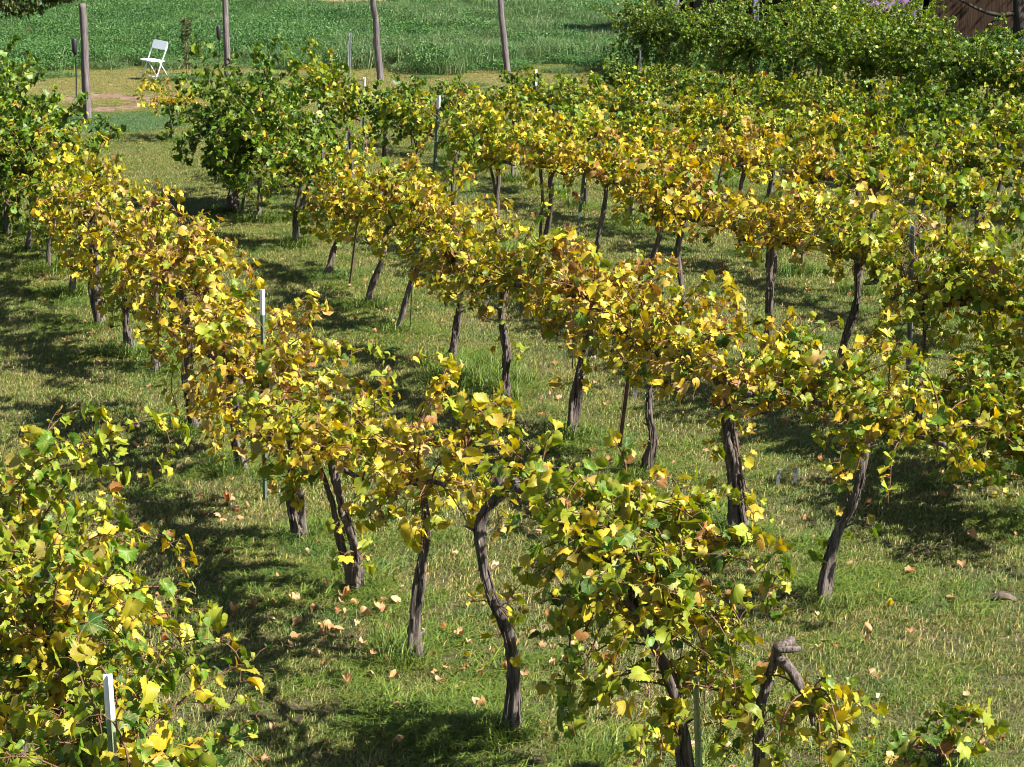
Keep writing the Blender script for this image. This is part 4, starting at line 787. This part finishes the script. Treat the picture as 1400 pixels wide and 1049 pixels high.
def rod(base, top, label, m, r=.006):
    b = Vector(base); mb = MB(); t = Vector(top) - b
    mb.tube([Vector((0, 0, -.05)), t * .5 + Vector((.006, 0, 0)), t], r, 6); o = mb.build('training_rod', M[m]); o.location = base
    tag(o, label, 'rod', 'thin training rods beside trunks')
rod((1.423, 11.225, 0), (1.274, 11.225, 0.851), 'thin brown rod tied to the thick forked trunk', 'rust', 0.007)
rod((0.918, 12.517, 0), (0.896, 12.517, 0.449), 'thin brown rod beside the thin wavy trunk', 'rust', 0.004)
rod((0.491, 15.54, 0), (0.463, 15.54, 0.662), 'thin dark rod left of the forked upper trunk', 'rust', 0.006)
rod((-0.903, 17.015, 0), (-0.854, 17.015, 0.873), 'thin brown rod beside the strongly leaning trunk', 'rust', 0.005)
def peg(base, h, label):
    mb = MB(); mb.box((0, 0, h / 2 - .03), (.022, .012, h + .06), Matrix.Rotation(.06, 3, 'Y')); mb.box((.012, .0, h - .012), (.012, .02, .02)); mb.tube([(0, 0, h * .6), (.02, -.006, h * .6)], .004, 5)
    o = mb.build('ground_peg', M['grey_metal'], None, False); o.location = base; tag(o, label, 'peg', 'short pegs standing in the lawn')
peg((1.714, 12.218, 0), 0.13, 'short dark peg in the lawn, left one of a pair at right of centre')
peg((1.836, 12.283, 0), 0.12, 'short dark peg in the lawn, right one of a pair at right of centre')
peg((-0.229, 17.807, 0), 0.14, 'short dark peg in the lawn between two trunks in the upper middle')
peg((0.936, 14.578, 0), 0.1, 'short grey peg in the lawn right of the leaning brown stake')
# trellis wires strung along the rows
def wire(k, z, ya, yb, label):
    mb = MB(); pts = []
    for j in range(25):
        y = ya + (yb - ya) * j / 24; zc = .971 * y + .883; pts.append((k - .44 * zc, y, z - .02 * abs(math.sin(j * .9))))
    mb.tube(pts, .0018, 4); tag(mb.build('trellis_wire', M['rust']), label, 'wire', 'trellis wires')
wire(1.62, .98, 5.4, 10.5, 'thin dark cordon wire through the bottom left vines')
wire(4.02, 1.0, 6.8, 22.5, 'thin dark cordon wire through the vines of the white tipped stake row')
wire(6.62, 1.0, 9.5, 17.5, 'thin dark cordon wire through the vines of the leaning brown stake row')
wire(9.1, 1.05, 12, 26, 'thin dark cordon wire through the row behind the leaning brown stake')
wire(11.7, 1.02, 16, 30, 'thin dark cordon wire through the fifth row from the left')

# ------------------------------------------------------------------ folding chair
def chair(loc, rz, tilt):
    root = thing('folding_chair', 'white folding chair standing at the edge of the green field', 'folding chair', loc, rz); root.rotation_euler = (tilt[0], tilt[1], rz)
    w = .215
    for s in (-1, 1):
        mb = MB(); mb.tube(spline([(s * w, -.20, .0), (s * w, -.02, .40), (s * w, .10, .66), (s * w, .14, .74)], 12), .013, 8); mb.build('front_leg', M['chair_white'], root)
        mb = MB(); mb.tube([(s * (w - .025), -.06, .43), (s * (w - .025), .10, .22), (s * (w - .025), .26, 0)], .012, 8); mb.build('rear_leg', M['chair_white'], root)
    mb = MB(); mb.tube([(-w, -.15, .11), (w, -.15, .11)], .009, 6); mb.tube([(-w + .03, .21, .07), (w - .03, .21, .07)], .009, 6); mb.build('stretcher', M['chair_white'], root)
    # back panel, rounded and slightly dished
    poly = []
    for cx, cy, a0 in ((.17, .05, 0), (-.17, .05, 90), (-.19, -.06, 180), (.19, -.06, 270)):
        rr = .055 if cy > 0 else .02
        for k in range(6): a = R(a0 + 90 * k / 5); poly.append((cx + rr * math.cos(a), cy + rr * math.sin(a)))
    mb = MB(); mb.prism(poly, -.009, .009, Matrix.Translation((0, .118, .735)) @ Matrix.Rotation(R(65), 4, 'X')); mb.build('backrest', M['chair_white'], root, False, .004)
    poly = []
    for cx, cy, a0 in ((.16, .12, 0), (-.16, .12, 90), (-.15, -.18, 180), (.15, -.18, 270)):
        for k in range(5): a = R(a0 + 90 * k / 4); poly.append((cx + .04 * math.cos(a), cy + .04 * math.sin(a)))
    mb = MB(); mb.prism(poly, -.012, .012, Matrix.Translation((0, -.06, .435)) @ Matrix.Rotation(R(-2), 4, 'X')); mb.build('seat', M['chair_white'], root, False, .005)
chair((-7.52, 41.9, -.03), R(-38), (0, R(5)))

# a tall weed by the chair
def tall_weed(loc, h, label):
    root = thing('tall_weed', label, 'weed', loc); rr = random.Random(3); rn = np.random.default_rng(77)
    mb = MB(); P = spline([(0, 0, -.05), (.02, 0, h * .4), (-.01, 0, h * .75), (.03, 0, h)], 14); mb.tube(P, [.016 * (1 - .8 * j / 14) + .002 for j in range(15)], 6)
    lp, ln, lt, ls = [], [], [], []
    for k in range(46):
        j = rr.randrange(2, 14); a = rr.random() * 6.28; ln_ = rr.uniform(.08, .26) * (1 - .5 * j / 14); o = Vector((math.cos(a), math.sin(a), .7)); e = P[j] + o * ln_; mb.tube([P[j], e], [.005, .002], 4)
        for q in range(11):
            p = P[j].lerp(e, rr.uniform(.3, 1)); lp.append(p); ln.append((rr.gauss(0, .5), rr.gauss(0, .5), .6)); lt.append((math.cos(a) + rr.gauss(0, .4), math.sin(a), rr.gauss(0, .5))); ls.append(rr.uniform(.03, .065))
    mb.build('stem', M['cane'], root); n = len(lp)
    col = np.array([(.06, .10, .03), (.12, .10, .04), (.05, .09, .03)])[rn.integers(0, 3, n)] * rn.uniform(.7, 1.2, (n, 1))
    add_obj('foliage', leaf_cloud('foliage', rn, np.array([tuple(p) for p in lp]), np.array(ln), np.array(lt), np.array(ls), col, False, TREELEAF), M['leaf_far'], root)
tall_weed((-7.02, 43.0, 0), 1.22, 'tall brownish weed standing right of the folding chair')

# small things on the lawn
mb = MB(); rr = random.Random(8)
mb.tube([(-.065, .012, .015), (-.02, 0, .03), (.03, -.008, .026), (.07, -.02, .012)], [.012, .022, .019, .01], 8, lambda i, a: 1 + .25 * math.sin(2 * a + i))
o = mb.build('bark_piece', M['old_wood'], None, False); o.location = (2.66, 10.11, 0); tag(o, 'dark piece of old bark lying on the lawn near the right edge', 'bark')
mb = MB()
for k in range(16): mb.ball((rr.gauss(0, .07), rr.gauss(0, .05), rr.uniform(-.01, .012)), rr.uniform(.012, .03), 7, 5, .6)
o = mb.build('soil_heap', M['clod'], None, False); o.location = (2.34, 10.9, 0); tag(o, 'small heap of dark crumbled soil in the lawn at right', 'soil heap')

# ------------------------------------------------------------------ trees and the shed at the back
def tree(loc, trunk_pts, r, limbs, clumps, nleaf, cols, label, seed, lsz):
    root = thing('tree', label, 'tree', loc); rr = random.Random(seed); rn = np.random.default_rng(seed)
    mb = MB(); P = spline(trunk_pts, 20); mb.tube(P, [r * (1.25 - .75 * j / 20) * (1 + .25 * math.exp(-j / 2)) for j in range(21)], 12, lambda i, a: 1 + .08 * math.sin(3 * a + .2 * i) + .05 * math.sin(8 * a)); mb.build('trunk', M['tree_bark'], root)
    for a, b, c, rl in limbs:
        mb = MB(); Q = spline([a, b, c], 12); mb.tube(Q, [rl * (1 - .75 * j / 12) for j in range(13)], 8); mb.build('limb', M['tree_bark'], root)
    p, n, t, s = [], [], [], []
    for (cx, cy, cz, rx, ry, rz) in clumps:
        for k in range(nleaf):
            d = Vector((rr.gauss(0, 1), rr.gauss(0, 1), rr.gauss(0, 1))).normalized() * rr.uniform(.45, 1.03) ** .6
            if math.sin(7 * d.x + 3 * d.z + cx) + math.sin(6 * d.y + 5 * d.z + cz) < -.5: continue
            p.append((cx + d.x * rx, cy + d.y * ry, cz + d.z * rz)); n.append((d.x + rr.gauss(0, .5), d.y + rr.gauss(0, .5), .5 + rr.gauss(0, .5))); t.append((d.x + rr.gauss(0, .6), d.y + rr.gauss(0, .6), -.5)); s.append(rr.uniform(*lsz))
    c = np.array(cols)[rn.integers(0, len(cols), len(p))] * rn.uniform(.7, 1.25, (len(p), 1))
    add_obj('crown', leaf_cloud('crown', rn, np.array(p), np.array(n), np.array(t), np.array(s), c, False, TREELEAF), M['tree_leaf'], root)
cl = [(3.45, -.35, 2.38, .80, .7, .40), (2.5, -.4, 2.42, .9, .8, .50), (4.15, -.3, 2.46, .5, .5, .26), (1.6, -.3, 3.6, 2.3, 2.0, 1.5), (0, 0, 4.8, 2.6, 2.4, 1.7), (-1.9, .2, 3.9, 2.2, 2.0, 1.5), (2.6, -.6, 2.75, 1.3, 1.1, .62), (3.4, -.4, 2.75, .75, .7, .42), (1.5, -1.0, 2.75, 1.2, .9, .6), (.6, 1.5, 3.6, 1.9, 1.6, 1.4), (3.1, .5, 3.3, 1.2, 1.1, .8)]
tree((-10.9, 30.4, 0), [(0, 0, -.1), (.1, 0, 1.2), (0, .1, 2.6), (.15, 0, 4.6)], .19, [((.05, 0, 1.9), (1.4, -.3, 2.9), (2.9, -.5, 2.8), .08), ((.05, 0, 2.3), (-1.2, .2, 3.4), (-2.2, .2, 4.2), .08), ((.1, 0, 2.8), (.5, .9, 3.6), (.8, 1.8, 4.4), .07)],
     cl, 1500, [(.035, .065, .016), (.05, .085, .02), (.075, .10, .022), (.025, .045, .014)], 'dark leafed tree overhanging the top left corner', 21, (.05, .095))
cl = [(0, 0, 5.2, 3.0, 2.6, 1.7), (-2.2, -.4, 4.2, 2.2, 1.9, 1.3), (2.2, .2, 4.4, 2.3, 2.0, 1.5), (-1.0, -1.2, 3.4, 1.8, 1.3, .9), (1.2, -.8, 3.4, 1.8, 1.4, 1.0), (-3.2, -.2, 3.3, 1.4, 1.2, .8), (-5.0, -.4, 4.0, 1.8, 1.6, 1.2)]
tree((12.65, 49.6, 0), [(0, 0, -.1), (-.06, 0, .7), (-.16, 0, 1.5), (-.1, .1, 4.0)], .17, [((-.05, 0, .95), (-.9, -.2, .95), (-2.1, -.3, 1.5), .075), ((-.15, 0, 1.5), (.9, -.1, 2.3), (1.9, .1, 3.4), .09), ((-.12, 0, 1.9), (-1.0, .1, 2.9), (-2.2, -.2, 4.0), .09)],
     cl, 1300, [(.035, .06, .018), (.05, .08, .02), (.13, .075, .03), (.025, .045, .015)], 'dark tree with a low side limb in the top right corner', 22, (.06, .11))

def shed():
    root = thing('shed', 'dark brown plank shed with purple and lavender paint behind the tall green vines', 'shed', (4.2, 51.5, 0))
    # walls of upright planks; a recess on the left, a purple panel, planks on the right
    mb = MB(); x = 4.9
    while x < 6.3: mb.box((x + .09, .0, 1.3), (.176, .05, 2.6)); x += .18
    mb.build('purple_panel', M['purple'], root, False)
    mb = MB(); x = 6.5
    while x < 10.6: mb.box((x + .10, .0, 1.3), (.196, .05, 2.6)); x += .20
    mb.box((3.5, 1.6, 1.3), (2.6, .06, 2.6)); mb.box((4.86, .85, 1.3), (.06, 1.6, 2.6)); mb.box((10.6, 2.5, 1.3), (.06, 4.9, 2.6)); mb.box((5.2, 5.0, 1.3), (10.8, .06, 2.6)); mb.box((-.15, 2.5, 1.3), (.06, 4.9, 2.6)); mb.box((1.1, 1.6, 1.3), (2.4, .06, 2.6))
    mb.build('plank_wall', M['plank'], root, False)
    for px_ in (.0, 2.05, 4.8):
        mb = MB(); mb.box((px_, -.06, 1.3), (.15, .15, 2.6)); mb.build('corner_post', M['lavender'], root, False, .01)
    mb = MB(); mb.box((1.05, 1.54, 1.0), (.92, .05, 2.0)); d = mb.build('door', M['old_wood'], root, False, .006)
    mb = MB(); mb.tube([(1.4, 1.5, 1.0), (1.4, 1.44, 1.0)], .03, 8); mb.build('handle', M['grey_metal'], d)
    mb = MB()
    for s in (-1, 1):
        mb.box((5.2, 2.45 + s * 1.33, 3.02), (11.2, 2.75, .09), Matrix.Rotation(R(-s * 17), 3, 'X'))
    mb.build('roof', M['roofing'], root, False)
shed()
